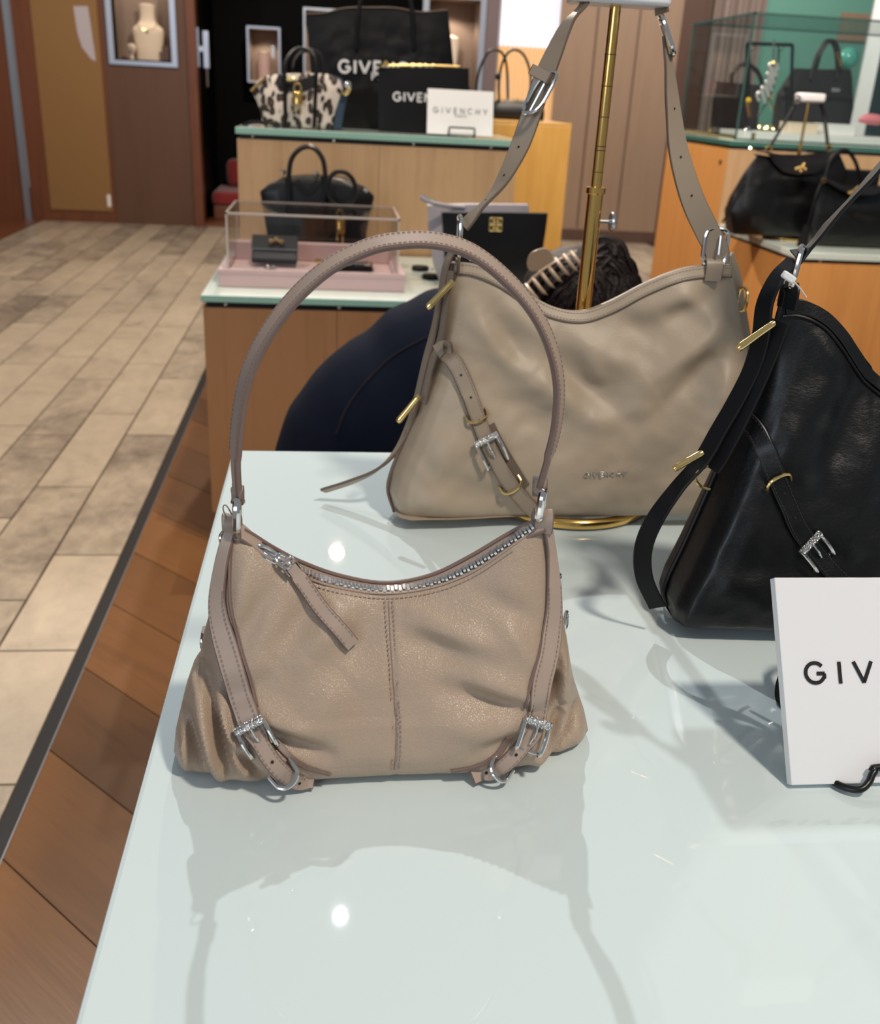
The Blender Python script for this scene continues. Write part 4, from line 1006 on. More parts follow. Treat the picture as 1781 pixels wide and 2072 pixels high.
# clear tag fixings on the left ring
MB().tube([V(q) for q in spline([at(938,500,1.03), at(948,515,1.028), at(952,528,1.025)], 4)], .0009, 6).build('tag_fixing', M['white_plastic'], big)

# ---------------------------------------------------------------- large black bag on the right
kb = [(1350,1225),(1362,1252),(1385,1268),(1450,1271),(1560,1275),(1680,1280),(1800,1284),(1920,1288),(2060,1292),(2190,1290),(2230,1270)]
kbot = [on(x, y, .756) for x, y in kb]
kl = [(1350,1225),(1345,1195),(1356,1160),(1385,1100),(1425,1010),(1462,925),(1500,840),(1532,770),(1558,700),(1572,650),(1583,612)]
kleft = [at(x, y, .792 + .018*min(1, i/5)) for i, (x, y) in enumerate(kl)]
a, b = kbot[-1], kleft[-1]
ktop_l = kleft[-1]; X_ = lambda p: 2*.555 - p.x
kright = [Vector((2*.545-p.x, p.y, p.z)) for p in kleft]; kbot[-1] = kright[0].copy()
kt = [(1583,612),(1612,608),(1645,614),(1680,634),(1712,668),(1738,706),(1762,738),(1800,772)]
kt3 = [at(x, y, .808) for x, y in kt]; kt3 += [Vector((2*.545-p.x, p.y, p.z)) for p in kt3[::-1]]
ktop = [V(q) for q in spline(kt3, 6)]
KF = [((1700,700),(1600,900),40,.006),((1740,760),(1640,980),34,-.006),((1640,660),(1700,760),26,.005),((1781,800),(1700,1050),40,.007),((1560,800),(1620,1000),36,.004),((1420,1150),(1560,1190),36,.004),((1600,1060),(1700,1130),30,-.003)]
kbody = Body(kleft, kright, kbot, ktop, lambda v: .030 if v < .5 else .012, .022, .014, None, 150, 110, KF, .0022, 23, .014, .12)
blk = thing('hobo_bag', 'large black crinkled leather hobo bag cut by the right edge behind the sign', 'handbag', (.53, .79, .756))
kbody.mb.build('bag_body', M['leather_black'], blk)
KP = ('leather_black_dull', 'edge_black')
pts, nor = kbody.path([(1589,626),(1612,623),(1644,630),(1677,651),(1706,685),(1731,723),(1756,757),(1796,790),(1840,825)], 80, .0013); wd = wdirs(pts, nor)
MB().ribbon(pts, wd, .0110, .0022, 0, 1).build('top_band', [M['leather_black'], M['edge_black']], blk)
pts2, nor2 = kbody.path([(1583,640),(1610,638),(1642,648),(1673,669),(1700,702),(1725,740),(1750,774),(1792,808),(1836,842)], 80, .0010); MB().tube(pts2, .0013, 6).build('band_piping', M['edge_black'], blk)
MB().tube([V(q) for q in spline([p + Vector((-.001, -.001, 0)) for p in kleft], 8)], .0022, 8).build('side_piping', M['edge_black'], blk)
# shoulder strap to the upper right and looping side strap
band(blk, 'shoulder_strap', [(at(1610,520,.80), (.3,-.7,-.6)), (at(1640,500,.80), (.3,-.6,.7)), (at(1680,450,.80), (.4,-.5,.75)), (at(1740,385,.80), (.45,-.4,.8)), (at(1800,315,.80), (.5,-.3,.8)), (at(1880,210,.82), (.5,-.3,.8)), (at(1940,120,.84), (.5,-.4,.7)), (Vector((.525, .862, 1.3445)), (.1,-.95,.2)), (Vector((.60, .862, 1.3445)), (0,-1,0)), (Vector((.645, .85, 1.26)), (.5,-.6,-.6)), (Vector((.70, .815, 1.10)), (.3,-.8,-.4)), (Vector((.713, .805, 1.055)), (.3,-.9,0))], .0165, .003, KP, 60)
band(blk, 'side_strap', [(at(1606,528,.80), (.6,-.7,.3)), (at(1572,562,.80), (.5,-.75,.3)), (at(1548,615,.795), (.5,-.8,.2)), (at(1540,680,.795), (.6,-.75,.2)), (at(1522,745,.795), (.6,-.75,.2)), (at(1490,810,.79), (.65,-.7,.25)), (at(1455,870,.785), (.65,-.7,.3)), (at(1420,930,.78), (.65,-.7,.3)), (at(1372,985,.775), (.6,-.7,.4)), (at(1326,1050,.77), (.75,-.6,.25)), (at(1302,1110,.768), (.85,-.5,.1)), (at(1304,1170,.765), (.85,-.5,-.1)), (at(1330,1228,.762), (.85,-.45,-.2))], .0165, .0036, KP, 120)
band(blk, 'side_strap', [(at(1580,650,.79), (.6,-.7,.2)), (at(1548,735,.79), (.6,-.7,.2)), (at(1505,830,.785), (.6,-.7,.2)), (at(1462,915,.78), (.6,-.7,.2)), (at(1440,950,.778), (.6,-.7,.2))], .017, .003, KP, 40)
c = at(1612,540,.80); MB().tube(loop_pts(c, Vector((.42,.91,0)).normalized(), Vector((.10, .0, 1)).normalized(), .009, .0165, 28, 4.0), .0026, 8, closed=True).build('side_ring', M['chrome'], blk)
lo = at(1598,590,.80); MB().ribbon([V(q) for q in spline([lo + Vector((0,-.005,-.014)), lo + Vector((0,-.005,-.001)), lo + Vector((0,0,.005)), lo + Vector((0,.005,-.001)), lo + Vector((0,.005,-.014))], 4)], [Vector((.6,-.8,0))]*17, .013, .003, 0, 1).build('ring_loop', [M['leather_black_dull'], M['edge_black']], blk)
for (x0, y0, x1, y1) in ((1563,656,1498,702),(1418,918,1368,946)):
    a, b = at(x0, y0, .775), at(x1, y1, .772)
    gold_bar(blk, a, b, .0031)
MB().tube([V(q) for q in spline([at(1432,942,.775), at(1412,955,.772), at(1408,970,.771), at(1420,985,.772), at(1436,990,.774)], 6)], .0014, 8).build('d_ring', M['gold'], blk)
pts, nor = kbody.path([(1500,838),(1530,868),(1552,915),(1570,965),(1590,1015),(1615,1068),(1645,1115),(1685,1160),(1730,1200)], 90, .0026, None, 4); wd = wdirs(pts, nor)
o = MB().ribbon(pts, wd, .0165, .0034, 0, 1).build('belt_strap', [M['leather_black'], M['edge_black']], blk)
s = MB(); stitches(s, pts, wd, nor, (-.0062, .0062), lift=.0019, pitch=.0034); s.build('stitching', M['thread_dark'], blk, parent=o, kind='stuff', smooth=False)
holes(blk, o, [p + q*.0011 for p, q in zip(pts, nor)], nor, (.24, .42, .55), .0012)
P, t, w, nn = frame_at(pts, nor, .38); dring(blk, P, t, w, nn, .0115, .010, .0016, 'gold', .9, side=-1)
P, t, w, nn = frame_at(pts, nor, .74); buckle(blk, P + nn*.002, t, w, nn, .0115, .024, .0017, 'chrome', 'knurled')
dup(stand, (.56, .868, TZ), 'tall brass bag stand holding the large black bag behind the white sign')
# security tag
MB().box((-.006, -.003, -.003), (.006, .003, .003), M=Matrix.Translation(at(1596,561,.783)) @ Matrix.Rotation(.5, 4, 'Y')).build('tag_fixing', M['white_plastic'], blk, bevel=.0012)
MB().tube([V(q) for q in spline([at(1602,566,.781), at(1618,582,.779), at(1632,602,.776)], 5)], .0008, 6).build('tag_cord', M['clear_edge'], blk)

# ---------------------------------------------------------------- white sign on its wire easel
sg = thing('brand_sign', 'large white acrylic sign with black letters on a black easel at the right edge', 'sign', (.44, .58, TZ))
bl_, tl_ = Vector((.3315, .540, .7545)), Vector((.3315, .6255, .8785)); R_ = Vector((1, 0, 0)); U_ = (tl_-bl_).normalized(); N_ = R_.cross(U_)
if N_.y > 0: N_ = -N_
SH = (tl_-bl_).length; SW = .222; TH = .008
Mx = Matrix(((R_.x, U_.x, N_.x, bl_.x), (R_.y, U_.y, N_.y, bl_.y), (R_.z, U_.z, N_.z, bl_.z), (0, 0, 0, 1)))
MB().box((0, 0, -TH), (SW, SH, 0), M=Mx).build('sign_plate', M['white_acrylic'], sg, bevel=.0008, smooth=False)
g0 = None
def on_sign(px, py):
    d = ray(px, py); k = (bl_-CAM).dot(N_)/d.dot(N_); q = CAM + d*k - bl_; return q.dot(R_), q.dot(U_)
gx, gy = on_sign(1631, 1384); gx2, gy2 = on_sign(1631, 1340)
LH = on_sign(1702, 1381)[1] - 0; lh = on_sign(1700, 1337)[1] - on_sign(1702, 1381)[1]
gap = .62
hgt = lh; wtot = word_width('GIVENCHY', gap)*hgt
SWn = gx*2 + wtot
lettering(MB(), 'GIVENCHY', bl_ + R_*gx + U_*gy + N_*.0003, R_, U_, hgt, gap, .17, .0006).build('lettering', M['ink_black'], sg, smooth=False)
# easel: two feet curling under the plate, back legs
es = thing('sign_easel', 'black wire easel carrying the large white sign', 'easel', (.44, .58, TZ))
def P_(x, u, n): return bl_ + R_*x + U_*u + N_*n
ex0, ex1 = on_sign(1716, 1600)[0], SW - on_sign(1716, 1600)[0] + .03
MB().tube([V(q) for q in spline([P_(ex0-.012, .006, -.0105), P_(ex0-.006, -.001, .001), P_(ex0+.004, -.0035, .008), P_(ex0+.012, .001, .0075), P_(ex0+.018, .0085, .0065), P_(ex0+.03, .0115, .005), P_(ex1-.02, .0115, .005), P_(ex1-.008, .007, .0065), P_(ex1, -.0045, .008), P_(ex1+.008, .005, -.0095)], 8)], .0027, 10).build('front_rail', M['wire_black'], es)
fl = on(1571, 1412, TZ+.004)
for x_ in (fl.x, fl.x + .20):
    MB().tube([V(q) for q in spline([Vector((x_+.05, .66, .85)), Vector((x_+.02, fl.y+.02, .79)), Vector((x_+.002, fl.y, TZ+.0055)), Vector((x_+.012, fl.y-.03, TZ+.0048))], 8)], .0036, 8).build('back_leg', M['wire_black'], es)
MB().tube([Vector((fl.x+.05, .662, .85)), Vector((fl.x+.25, .662, .85))], .0027, 8).build('cross_wire', M['wire_black'], es)
MB().tube([P_(ex0-.012, .006, -.0105), Vector((fl.x+.07, .66, .85))], .0027, 8).build('side_wire', M['wire_black'], es)

# ---------------------------------------------------------------- goods on the display stands behind
def simple_body(L, R, B, T, Y, depth, bulge, nu=36, nv=26, folds=(), rnd=.0, seed=0, gusset=None, z0=None, lean=0, corner=.15):
    P = lambda pts: [at(x, y, Y) for x, y in pts]
    Lp, Rp, Bp, Tp = P(L), P(R), P(B), P(T)
    if z0 is not None:
        for q in Bp: q.z = z0
        Lp[0].z = z0; Rp[0].z = z0
    return Body(Lp, Rp, Bp, Tp, lambda v: depth*(1-v*.35), bulge, bulge, None, nu, nv, folds, rnd, seed, (depth if gusset is None else gusset), corner)
def on_plane_word(text, px0, py0, px1, py1, body, gap, stroke, m, root, lift=.0015, name='lettering', h=None):
    p0, n0 = body.hit(px0, py0); p1, n1 = body.hit(px1, py1); rr = (p1-p0); L = rr.length; rr.normalize(); nn = (n0+n1)*.5; nn = (nn-rr*nn.dot(rr)).normalized()
    hh = L/word_width(text, gap)
    return lettering(MB(), text, p0 + nn*lift, rr, nn.cross(rr), hh, gap, stroke, .0008).build(name, M[m], root, smooth=False)
def px_tube(pts, r, n=8, k=8, closed=False): return MB().tube([V(q) for q in spline([at(*p) if len(p) == 3 and isinstance(p, tuple) else p for p in pts], k, closed)], r, n, closed=closed)
def ring_at(c, ra, rb, r, ax=(1,0,0), bx=(0,0,1), n=20, p=2.2): return MB().tube(loop_pts(Vector(c), Vector(ax).normalized(), Vector(bx).normalized(), ra, rb, n, p), r, 8, closed=True)

# leopard print bag
Y0 = 3.40
lp = thing('leopard_handbag', 'small leopard print handbag with navy sides and a gold padlock at the front', 'handbag', (-.1, 3.42, RZ))
LB = simple_body([(532,258),(529,232),(520,205),(508,183),(520,165),(538,152)], [(672,258),(676,235),(684,208),(694,180),(688,162),(668,150)], [(532,258),(600,258),(672,258)], [(538,152),(570,149),(600,148),(640,148),(668,150)], Y0, .10, .020, z0=RZ+.002)
LB.mb.build('bag_body', M['leopard'], lp)
sd = simple_body([(672,258),(677,230),(686,195),(690,172),(672,152)], [(690,256),(697,225),(704,195),(706,178),(690,158)], [(672,258),(690,256)], [(672,152),(690,158)], Y0+.012, .07, .006, 10, 16, z0=RZ+.002); sd.mb.build('side_gusset', mat('navy_leather', (.035, .06, .10), .4), lp)
px_tube([(708,178,Y0),(700,190,Y0-.005),(690,186,Y0-.01)], .006).build('side_zip', M['gold'], lp)
MB().ball(at(704,172,Y0), .013, 10).build('end_stud', M['chrome'], lp)
px_tube([(508,184,Y0-.008),(522,170,Y0-.012),(536,158,Y0-.012)], .0045).build('side_zip', M['gold'], lp)
for dx, dyy, yy in ((0, 0, Y0-.020), (16, 3, Y0+.05)):
    px_tube([(578+dx,258 if dx == 0 else 200,yy),(577+dx,200,yy-.004),(576+dx,150,yy),(580+dx,122,yy+.01),(597+dx,101+dyy,yy+.02),(616+dx,99+dyy,yy+.02),(634+dx,112,yy+.01),(640+dx,150,yy),(638+dx,200,yy-.004),(636+dx,258 if dx == 0 else 200,yy)], .0065).build('handle', M['leather_black'], lp)
pts, nor = LB.path([(560,160),(600,176),(640,162)], 16, .003); MB().ribbon(pts, wdirs(pts, nor), .035, .004).build('flap_tab', M['leather_black_dull'], lp)
c = at(603,172,Y0-.035)
MB().ribbon([at(580,160,Y0-.03), at(596,161,Y0-.032)], [Vector((0,0,1))]*2, .010, .004).build('name_plate', M['gold'], lp, bevel=.001)
def padlock(root, x, y0, y1, Yd, w):
    a = at(x, y0, Yd); b = at(x, y1, Yd); H = a.z-b.z
    o = MB().lathe([(w*.42, 0), (w*.5, H*.02), (w*.5, H*.42), (w*.42, H*.46)], (a.x, Yd, b.z+H*.25), 16).build('padlock', M['brass'], root)
    MB().tube([V(q) for q in spline([(a.x-w*.3, Yd, b.z+H*.68), (a.x-w*.3, Yd, b.z+H*.9), (a.x, Yd, a.z), (a.x+w*.3, Yd, b.z+H*.9), (a.x+w*.3, Yd, b.z+H*.68)], 6)], w*.09, 8).build('shackle', M['gold'], root, parent=o)
    for dx, k in ((-.25, .0), (.28, -.1)):
        MB().box((a.x+w*(dx-.10), Yd-w*.1, b.z+H*k), (a.x+w*(dx+.10), Yd-w*.02, b.z+H*.28)).build('key', M['gold'], root, parent=o, bevel=.0008)
padlock(lp, 602, 168, 226, Y0-.045, .034)
tag(px_tube([(492,254,3.42),(505,249,3.40),(520,247,3.38),(534,249,3.37)], .0055).build('bag_charm', M['leather_black_dull']), 'short black leather charm lying left of the leopard bag', 'charm')

# big black tote
Y0 = 3.62
tt = thing('tote_bag', 'big black tote with white letters standing behind the leopard bag', 'tote', (.12, 3.6, RZ))
TB = simple_body([(640,256),(632,180),(624,90),(620,28)], [(926,262),(922,180),(914,90),(906,20)], [(640,256),(780,258),(926,262)], [(620,28),(655,26),(700,16),(750,15),(800,16),(850,24),(906,20)], Y0, .05, .012, 60, 40, [((680,80),(720,160),30,.006),((880,40),(860,200),30,.006)], .004, 3, z0=RZ+.002)
TB.mb.build('bag_body', M['leather_black_dull'], tt)
px_tube([(620,28,Y0-.004),(655,26,Y0-.004),(700,16,Y0-.004),(750,15,Y0-.004),(800,16,Y0-.004),(850,24,Y0-.004),(906,20,Y0-.004)], .0022, 6).build('rim_binding', M['edge_taupe'], tt)
on_plane_word('GIVENCHY', 686, 147, 878, 155, TB, .30, .22, 'ink_white', tt)
on_plane_word('PARIS', 752, 162, 812, 164, TB, .35, .2, 'ink_white', tt)
px_tube([(722,100,Y0-.014),(724,40,Y0-.012),(730,0,Y0-.005),(745,-60,Y0),(780,-85,Y0),(815,-60,Y0),(830,0,Y0-.005),(836,40,Y0-.012),(838,100,Y0-.014)], .007).build('handle', M['leather_black_dull'], tt)

# black pouch with gold zip
Y0 = 3.47
pc = thing('zip_pouch', 'flat black pouch with a gold zip leaning on the big black tote', 'pouch', (.3, 3.47, RZ))
PB = simple_body([(767,262),(766,200),(765,136)], [(950,265),(950,200),(949,138)], [(767,262),(860,263),(950,265)], [(765,136),(860,136),(949,138)], Y0, .014, .006, 24, 18, z0=RZ+.002)
PB.mb.build('bag_body', M['leather_black_dull'], pc)
px_tube([(772,132,Y0),(850,132,Y0),(930,135,Y0)], .0042, 6).build('zip', M['gold'], pc)
MB().ball(at(781,128,Y0-.004), .010, 8).ball(at(775,133,Y0-.008), .007, 8).build('zip_slider', M['gold'], pc)
on_plane_word('GIVENCHY', 796, 204, 928, 209, PB, .30, .22, 'ink_white', pc)

# white card sign with wire easel
Y0 = 3.375
cs = thing('brand_sign', 'small white card sign on a wire easel in front of the black pouch', 'sign', (.42, 3.38, RZ))
a, b = at(864,268,Y0), at(997,274,Y0); top = at(866,177,Y0+.03)
x0, x1 = a.x, b.x; H = top.z-(RZ+.004)
U_ = Vector((0, .035, H)).normalized(); N_ = Vector((0, -U_.z, U_.y)); o_ = Vector((x0, Y0, RZ+.006))
Mx = Matrix(((1, U_.x, N_.x, o_.x), (0, U_.y, N_.y, o_.y), (0, U_.z, N_.z, o_.z), (0, 0, 0, 1)))
MB().box((0, 0, -.006), (x1-x0, H, 0), M=Mx).build('sign_plate', M['white_board'], cs, bevel=.0008, smooth=False)
W = x1-x0; hh = W*.82/word_width('GIVENCHY', .62)
lettering(MB(), 'GIVENCHY', o_ + Vector((W*.09, 0, 0)) + U_*H*.47 + N_*.0004, (1,0,0), U_, hh, .62, .13, .0008).build('lettering', M['ink_grey'], cs, smooth=False)
h2 = W*.17/word_width('PARIS', .5)
lettering(MB(), 'PARIS', o_ + Vector((W*.42, 0, 0)) + U_*H*.39 + N_*.0004, (1,0,0), U_, h2, .5, .16, .0008).build('small_lettering', M['ink_grey'], cs, smooth=False)
ce = thing('sign_easel', 'small black wire easel holding the white card sign', 'easel', (.42, 3.36, RZ))
MB().tube([V(q) for q in resample([o_ + Vector((W*.32, -.011, -.004)), o_ + Vector((W*.33, -.013, .022)), o_ + Vector((W*.71, -.013, .022)), o_ + Vector((W*.72, -.011, -.004))], 30)], .0028, 8).build('front_rail', M['wire_black'], ce)
for f in (.32, .72): MB().tube([o_ + Vector((W*f, -.011, -.0028)), o_ + Vector((W*f, .06, -.0028))], .0026, 8).build('foot_wire', M['wire_black'], ce)

# dark bag with two tall loop handles on the gold box
Y0 = 3.95
fz = thing('loop_handbag', 'low black fringed bag with two tall loop handles on the golden box', 'handbag', (.64, 3.97, 1.12))
FB = simple_body([(996,246),(994,225),(997,205)], [(1100,246),(1102,228),(1098,208)], [(996,246),(1050,246),(1100,246)], [(997,205),(1050,204),(1098,208)], Y0, .09, .012, 24, 14, z0=1.122)
FB.mb.build('bag_body', M['leather_black'], fz)
mb = MB(); rr_ = random.Random(5)
for i in range(60):
    x = 997 + 100*i/59; a = at(x, 208, Y0-.005); mb.tube([a, a + Vector((rr_.uniform(-.006, .006), rr_.uniform(-.01, .02), rr_.uniform(.008, .016)))], [.002, .0008], 5)
mb.build('fringe', M['edge_black'], fz, kind='stuff')
for pts in ([(962,200,Y0+.03),(968,150,Y0+.03),(985,110,Y0+.03),(1002,101,Y0+.03),(1018,110,Y0+.03),(1026,140,Y0+.03),(1028,205,Y0+.03)], [(1010,205,Y0),(1010,165,Y0),(1016,130,Y0),(1030,105,Y0),(1048,102,Y0),(1064,118,Y0),(1074,155,Y0),(1072,205,Y0)]):
    px_tube(pts, .0048).build('handle', M['leather_black_dull'], fz)
MB().ball(at(1008,155,Y0), .012, 8).build('handle_clasp', M['leather_black_dull'], fz)

# black handbag with padlock behind the acrylic cover
Y0 = 3.06
hb = thing('top_handle_bag', 'black leather bag with arched handle and gold padlock behind the acrylic cover', 'handbag', (-.03, 3.05, LZ))
HB = simple_body([(545,505),(540,470),(532,420),(526,388),(545,372),(572,360)], [(738,510),(742,470),(752,420),(758,398),(740,380),(700,362)], [(545,505),(640,507),(738,510)], [(572,360),(620,356),(660,357),(700,362)], Y0, .10, .022, 40, 26, z0=LZ+.002)
HB.mb.build('bag_body', M['leather_black'], hb)
ky = Y0-.03
px_tube([(588,470,ky-.01),(585,400,ky),(585,350,ky+.01),(592,318,ky+.02),(612,299,ky+.025),(634,299,ky+.025),(652,320,ky+.02),(658,352,ky+.01),(657,400,ky),(654,470,ky-.01)], .0072).build('handle', M['leather_black'], hb)
px_tube([(663,385,ky-.03),(668,360,ky-.028),(682,348,ky-.028),(700,350,ky-.03),(715,365,ky-.03),(719,385,ky-.032),(712,405,ky-.034),(698,418,ky-.036),(684,418,ky-.036),(670,405,ky-.034)], .0065, closed=True).build('front_handle', M['leather_black'], hb)
pts, nor = HB.path([(598,366),(622,392),(646,366)], 14, .002); MB().ribbon(pts, wdirs(pts, nor), .02, .003).build('flap', M['leather_black_dull'], hb)
padlock(hb, 688, 424, 488, ky-.05, .030)
for x, y in ((573,348), (640,352), (740,385)): MB().ball(at(x, y, Y0), .009, 8).build('handle_stud', M['chrome'], hb)

# pink suede tray, acrylic cover and little goods
tx0, tx1, ty0, ty1 = -.296, .196, 2.655, 2.93
tr = thing('jewellery_tray', 'pale pink suede tray on the front edge of the lower maple stand', 'tray', (-.05, 2.8, LZ))
MB().box((tx0, ty0, LZ), (tx1, ty1, LZ+.034)).build('tray_base', M['pink_suede'], tr, bevel=.003, smooth=False)
MB().box((tx0, ty0, LZ+.034), (tx1, ty0+.012, LZ+.046)).box((tx0, ty0+.012, LZ+.034), (tx0+.02, ty1-.03, LZ+.046)).box((tx1-.03, ty0+.012, LZ+.034), (tx1, ty1-.03, LZ+.046)).build('rim', M['pink_suede'], tr, smooth=False)
MB().box((tx0+.02, ty1-.03, LZ+.034), (tx1-.02, ty1, LZ+.085)).build('back_board', M['pink_suede'], tr, bevel=.003, smooth=False)
cv = thing('acrylic_cover', 'clear acrylic box cover standing over the pink suede tray', 'display cover', (-.05, 2.8, LZ+.046))
cx0, cx1, cy0, cy1, cz0, cz1 = -.272, .176, 2.672, 2.965, LZ+.047, .887
th = .004
for lo, hi in (((cx0, cy0, cz0), (cx1, cy0+th, cz1)), ((cx0, cy0+th, cz0), (cx0+th, cy1, cz1)), ((cx1-th, cy0+th, cz0), (cx1, cy1, cz1)), ((cx0+th, cy1-th, LZ+.086), (cx1-th, cy1, cz1)), ((cx0, cy0, cz1), (cx1, cy1, cz1+th))):
    MB().box(lo, hi).build('acrylic_pane', M['clear'], cv, smooth=False)
e = .0026
for a, bq in (((cx0, cy0, cz0), (cx0, cy0, cz1)), ((cx1, cy0, cz0), (cx1, cy0, cz1)), ((cx0, cy0, cz1), (cx1, cy0, cz1)), ((cx0, cy1, cz1), (cx1, cy1, cz1)), ((cx0, cy0, cz1), (cx0, cy1, cz1)), ((cx1, cy0, cz1), (cx1, cy1, cz1)), ((cx0, cy1, LZ+.086), (cx0, cy1, cz1)), ((cx1, cy1, LZ+.086), (cx1, cy1, cz1))):
    lo = [min(p, q)-e for p, q in zip(a, bq)]; hi = [max(p, q)+e for p, q in zip(a, bq)]
    MB().box(lo, hi).build('polished_edge', M['clear_edge'], cv, smooth=False)
zt = LZ+.0345
wl = thing('wallet', 'small black wallet with gold clasp propped in the pink tray', 'wallet', (-.16, 2.80, zt))
a, b = at(510,532,2.80), at(602,538,2.80); x0, x1 = a.x, b.x
Rm = Matrix.Translation((0, 2.82, zt+.040)) @ Matrix.Rotation(math.radians(36), 4, 'X')
MB().box((x0, -.045, -.008), (x1, .045, .010), M=Rm).build('wallet_body', M['leather_black'], wl, bevel=.004, smooth=False)
MB().box((x0-.001, -.012, .010), (x1+.001, .046, .014), M=Rm).build('flap', M['leather_black_dull'], wl, bevel=.002, smooth=False)
xm = (x0+x1)/2+.004
gcl = MB()
for i in range(3): gcl.ball(Rm @ Vector((xm-.014+.014*i, .012+.006*(i % 2), .022)), .009, 8)
gcl.build('gold_clasp', M['gold'], wl)
MB().box((x0, -.0125, .009), (x1, -.0095, .015), M=Rm).build('flap_edge', M['chrome'], wl, smooth=False)
er = thing('earrings', 'pair of silver stud earrings lying before the propped wallet', 'jewellery', (-.16, 2.72, zt))
for x in (541, 553):
    c = at(x, 533, 2.70); MB().ball((c.x, c.y, zt+.0095), .009, 8).build('stud', M['chrome'], er)
gl = thing('chain_wallet', 'flat black leather piece with silver chain in the right half of the pink tray', 'wallet', (.08, 2.79, zt))
a, b = at(650,540,2.79), at(754,540,2.79)
MB().box((a.x, 2.755, zt), (b.x, 2.83, zt+.016)).build('wallet_body', M['leather_black_dull'], gl, bevel=.004, smooth=False)
for x in (643, 648, 745): MB().ball((at(x, 530, 2.77).x, 2.765, zt+.022), .008, 8).build('gold_stud', M['gold'], gl)
MB().tube([V(q) for q in spline([(a.x+.02, 2.76, zt+.019), (a.x+.06, 2.75, zt+.022), (a.x+.10, 2.765, zt+.019), (b.x-.01, 2.75, zt+.021)], 6)], .0035, 6).build('chain', M['chrome'], gl)

# black emblem bag with lavender bag behind it
Y0 = 2.72
lv = thing('lavender_bag', 'pale lavender grey bag half hidden behind the black bag with square emblem', 'handbag', (.38, 2.8, LZ))
LV = simple_body([(890,590),(880,540),(868,470),(866,416)], [(1066,590),(1068,520),(1071,440),(1070,415)], [(890,590),(980,590),(1066,590)], [(866,416),(960,414),(1070,415)], Y0+.088, .06, .012, 24, 20, z0=LZ+.002)
LV.mb.build('bag_body', M['lavender_leather'], lv)
px_tube([(850,398,Y0+.06),(868,408,Y0+.06),(900,416,Y0+.07),(940,420,Y0+.088)], .006).build('strap', M['lavender_leather'], lv)
MB().ribbon([at(850,396,Y0+.06), at(868,406,Y0+.06), at(880,411,Y0+.06)], [Vector((.3,-.5,.8))]*3, .014, .004).build('strap_tip', M['chrome'], lv)
em = thing('emblem_bag', 'glossy black bag with a square gold emblem on the lower maple stand', 'handbag', (.43, 2.72, LZ))
EB = simple_body([(908,590),(902,540),(897,480),(894,430)], [(1088,592),(1096,520),(1104,470),(1109,432)], [(908,590),(1000,592),(1088,592)], [(894,430),(1000,430),(1109,432)], Y0, .035, .010, 30, 22, z0=LZ+.002)
EB.mb.build('bag_body', M['leather_black'], em)
c, n = EB.hit(1003, 454); rr = Vector((1, 0, 0)); uu = n.cross(rr).normalized() if n.cross(rr).z > 0 else rr.cross(n).normalized(); rr = uu.cross(n).normalized() if uu.cross(n).x > 0 else n.cross(uu).normalized()
mb = MB(); s = .0165; k = .0022
def P4(x, y): return c + n*.0025 + rr*x*s + uu*y*s
for pl in ([(-1,1),(-.12,1),(-.12,.12),(-1,.12),(-1,1)], [(1,1),(.12,1),(.12,.12),(1,.12),(1,1)], [(-1,-1),(-.12,-1),(-.12,-.12),(-1,-.12),(-1,-1)], [(1,-1),(.12,-1),(.12,-.12),(1,-.12),(1,-1)], [(-.55,.55),(-.12,.55)], [(.55,.55),(.12,.55)], [(-.55,-.55),(-.12,-.55)], [(.55,-.55),(.12,-.55)], [(-.5,1),(-.5,.75)], [(.5,-1),(.5,-.75)]):
    q = [P4(*p) for p in pl]; mb.tube(q, k, 6)
mb.build('square_emblem', M['gold'], em)
for i, (x, y, lab) in enumerate(((850,545,'black oval leather fob with silver ring, further from the shelf edge'), (872,562,'black oval leather fob nearest the glass shelf edge beside the lavender bag'))):
    c = on(x, y, LZ+.004); f = thing('leather_fob', lab, 'fob', (c.x, c.y, LZ), 'black fobs on the lower stand')
    mb = MB().lathe([(.024, 0), (.026, .003), (.026, .011), (.023, .014)], (c.x, c.y, LZ+.0005), 24)
    for q in mb.v: q.y = c.y + (q.y-c.y)*.9
    mb.build('fob_disc', M['leather_black_dull'], f)
    ring_at((c.x+.032, c.y, LZ+.006), .009, .009, .002, (1,0,0), (0,1,.15)).build('ring', M['chrome'], f)

# ---------------------------------------------------------------- right corner stands
Y0 = 4.12
c = at(1600,456,Y0); X0 = at(1600,440,Y0).x
st2 = thing('bag_stand', 'small brass bag stand with white top block carrying the flap bag', 'bag stand', (X0, Y0+.03, LZ))
MB().tube([(X0 + .085*math.cos(a), Y0+.03 + .085*math.sin(a), LZ+.006) for a in [2*math.pi*i/40 for i in range(40)]], .006, 10, closed=True).build('base_ring', M['brass'], st2)
MB().tube([(X0-.085, Y0+.03, LZ+.006), (X0+.085, Y0+.03, LZ+.006)], .0045, 8).build('cross_bar', M['brass'], st2)
ztop = at(1645,208,Y0).z
MB().lathe([(.0075, LZ+.008), (.0075, 1.06), (.010, 1.062), (.010, 1.072), (.0055, 1.074), (.0055, ztop)], (X0, Y0+.03, 0), 14).build('pole', M['brass'], st2)
MB().tube([(X0, Y0+.03, 1.05), (X0+.03, Y0+.03, 1.05)], .003, 8).build('set_screw', M['chrome'], st2)
xa = at(1645,200,Y0).x
MB().box((xa-.055, Y0, ztop), (xa+.058, Y0+.06, ztop+.036)).build('top_block', M['white_acrylic'], st2, bevel=.010)
fl_ = thing('flap_handbag', 'black leather bag with gold clasp hanging on the small brass stand', 'handbag', (2.0, Y0, LZ+.02))
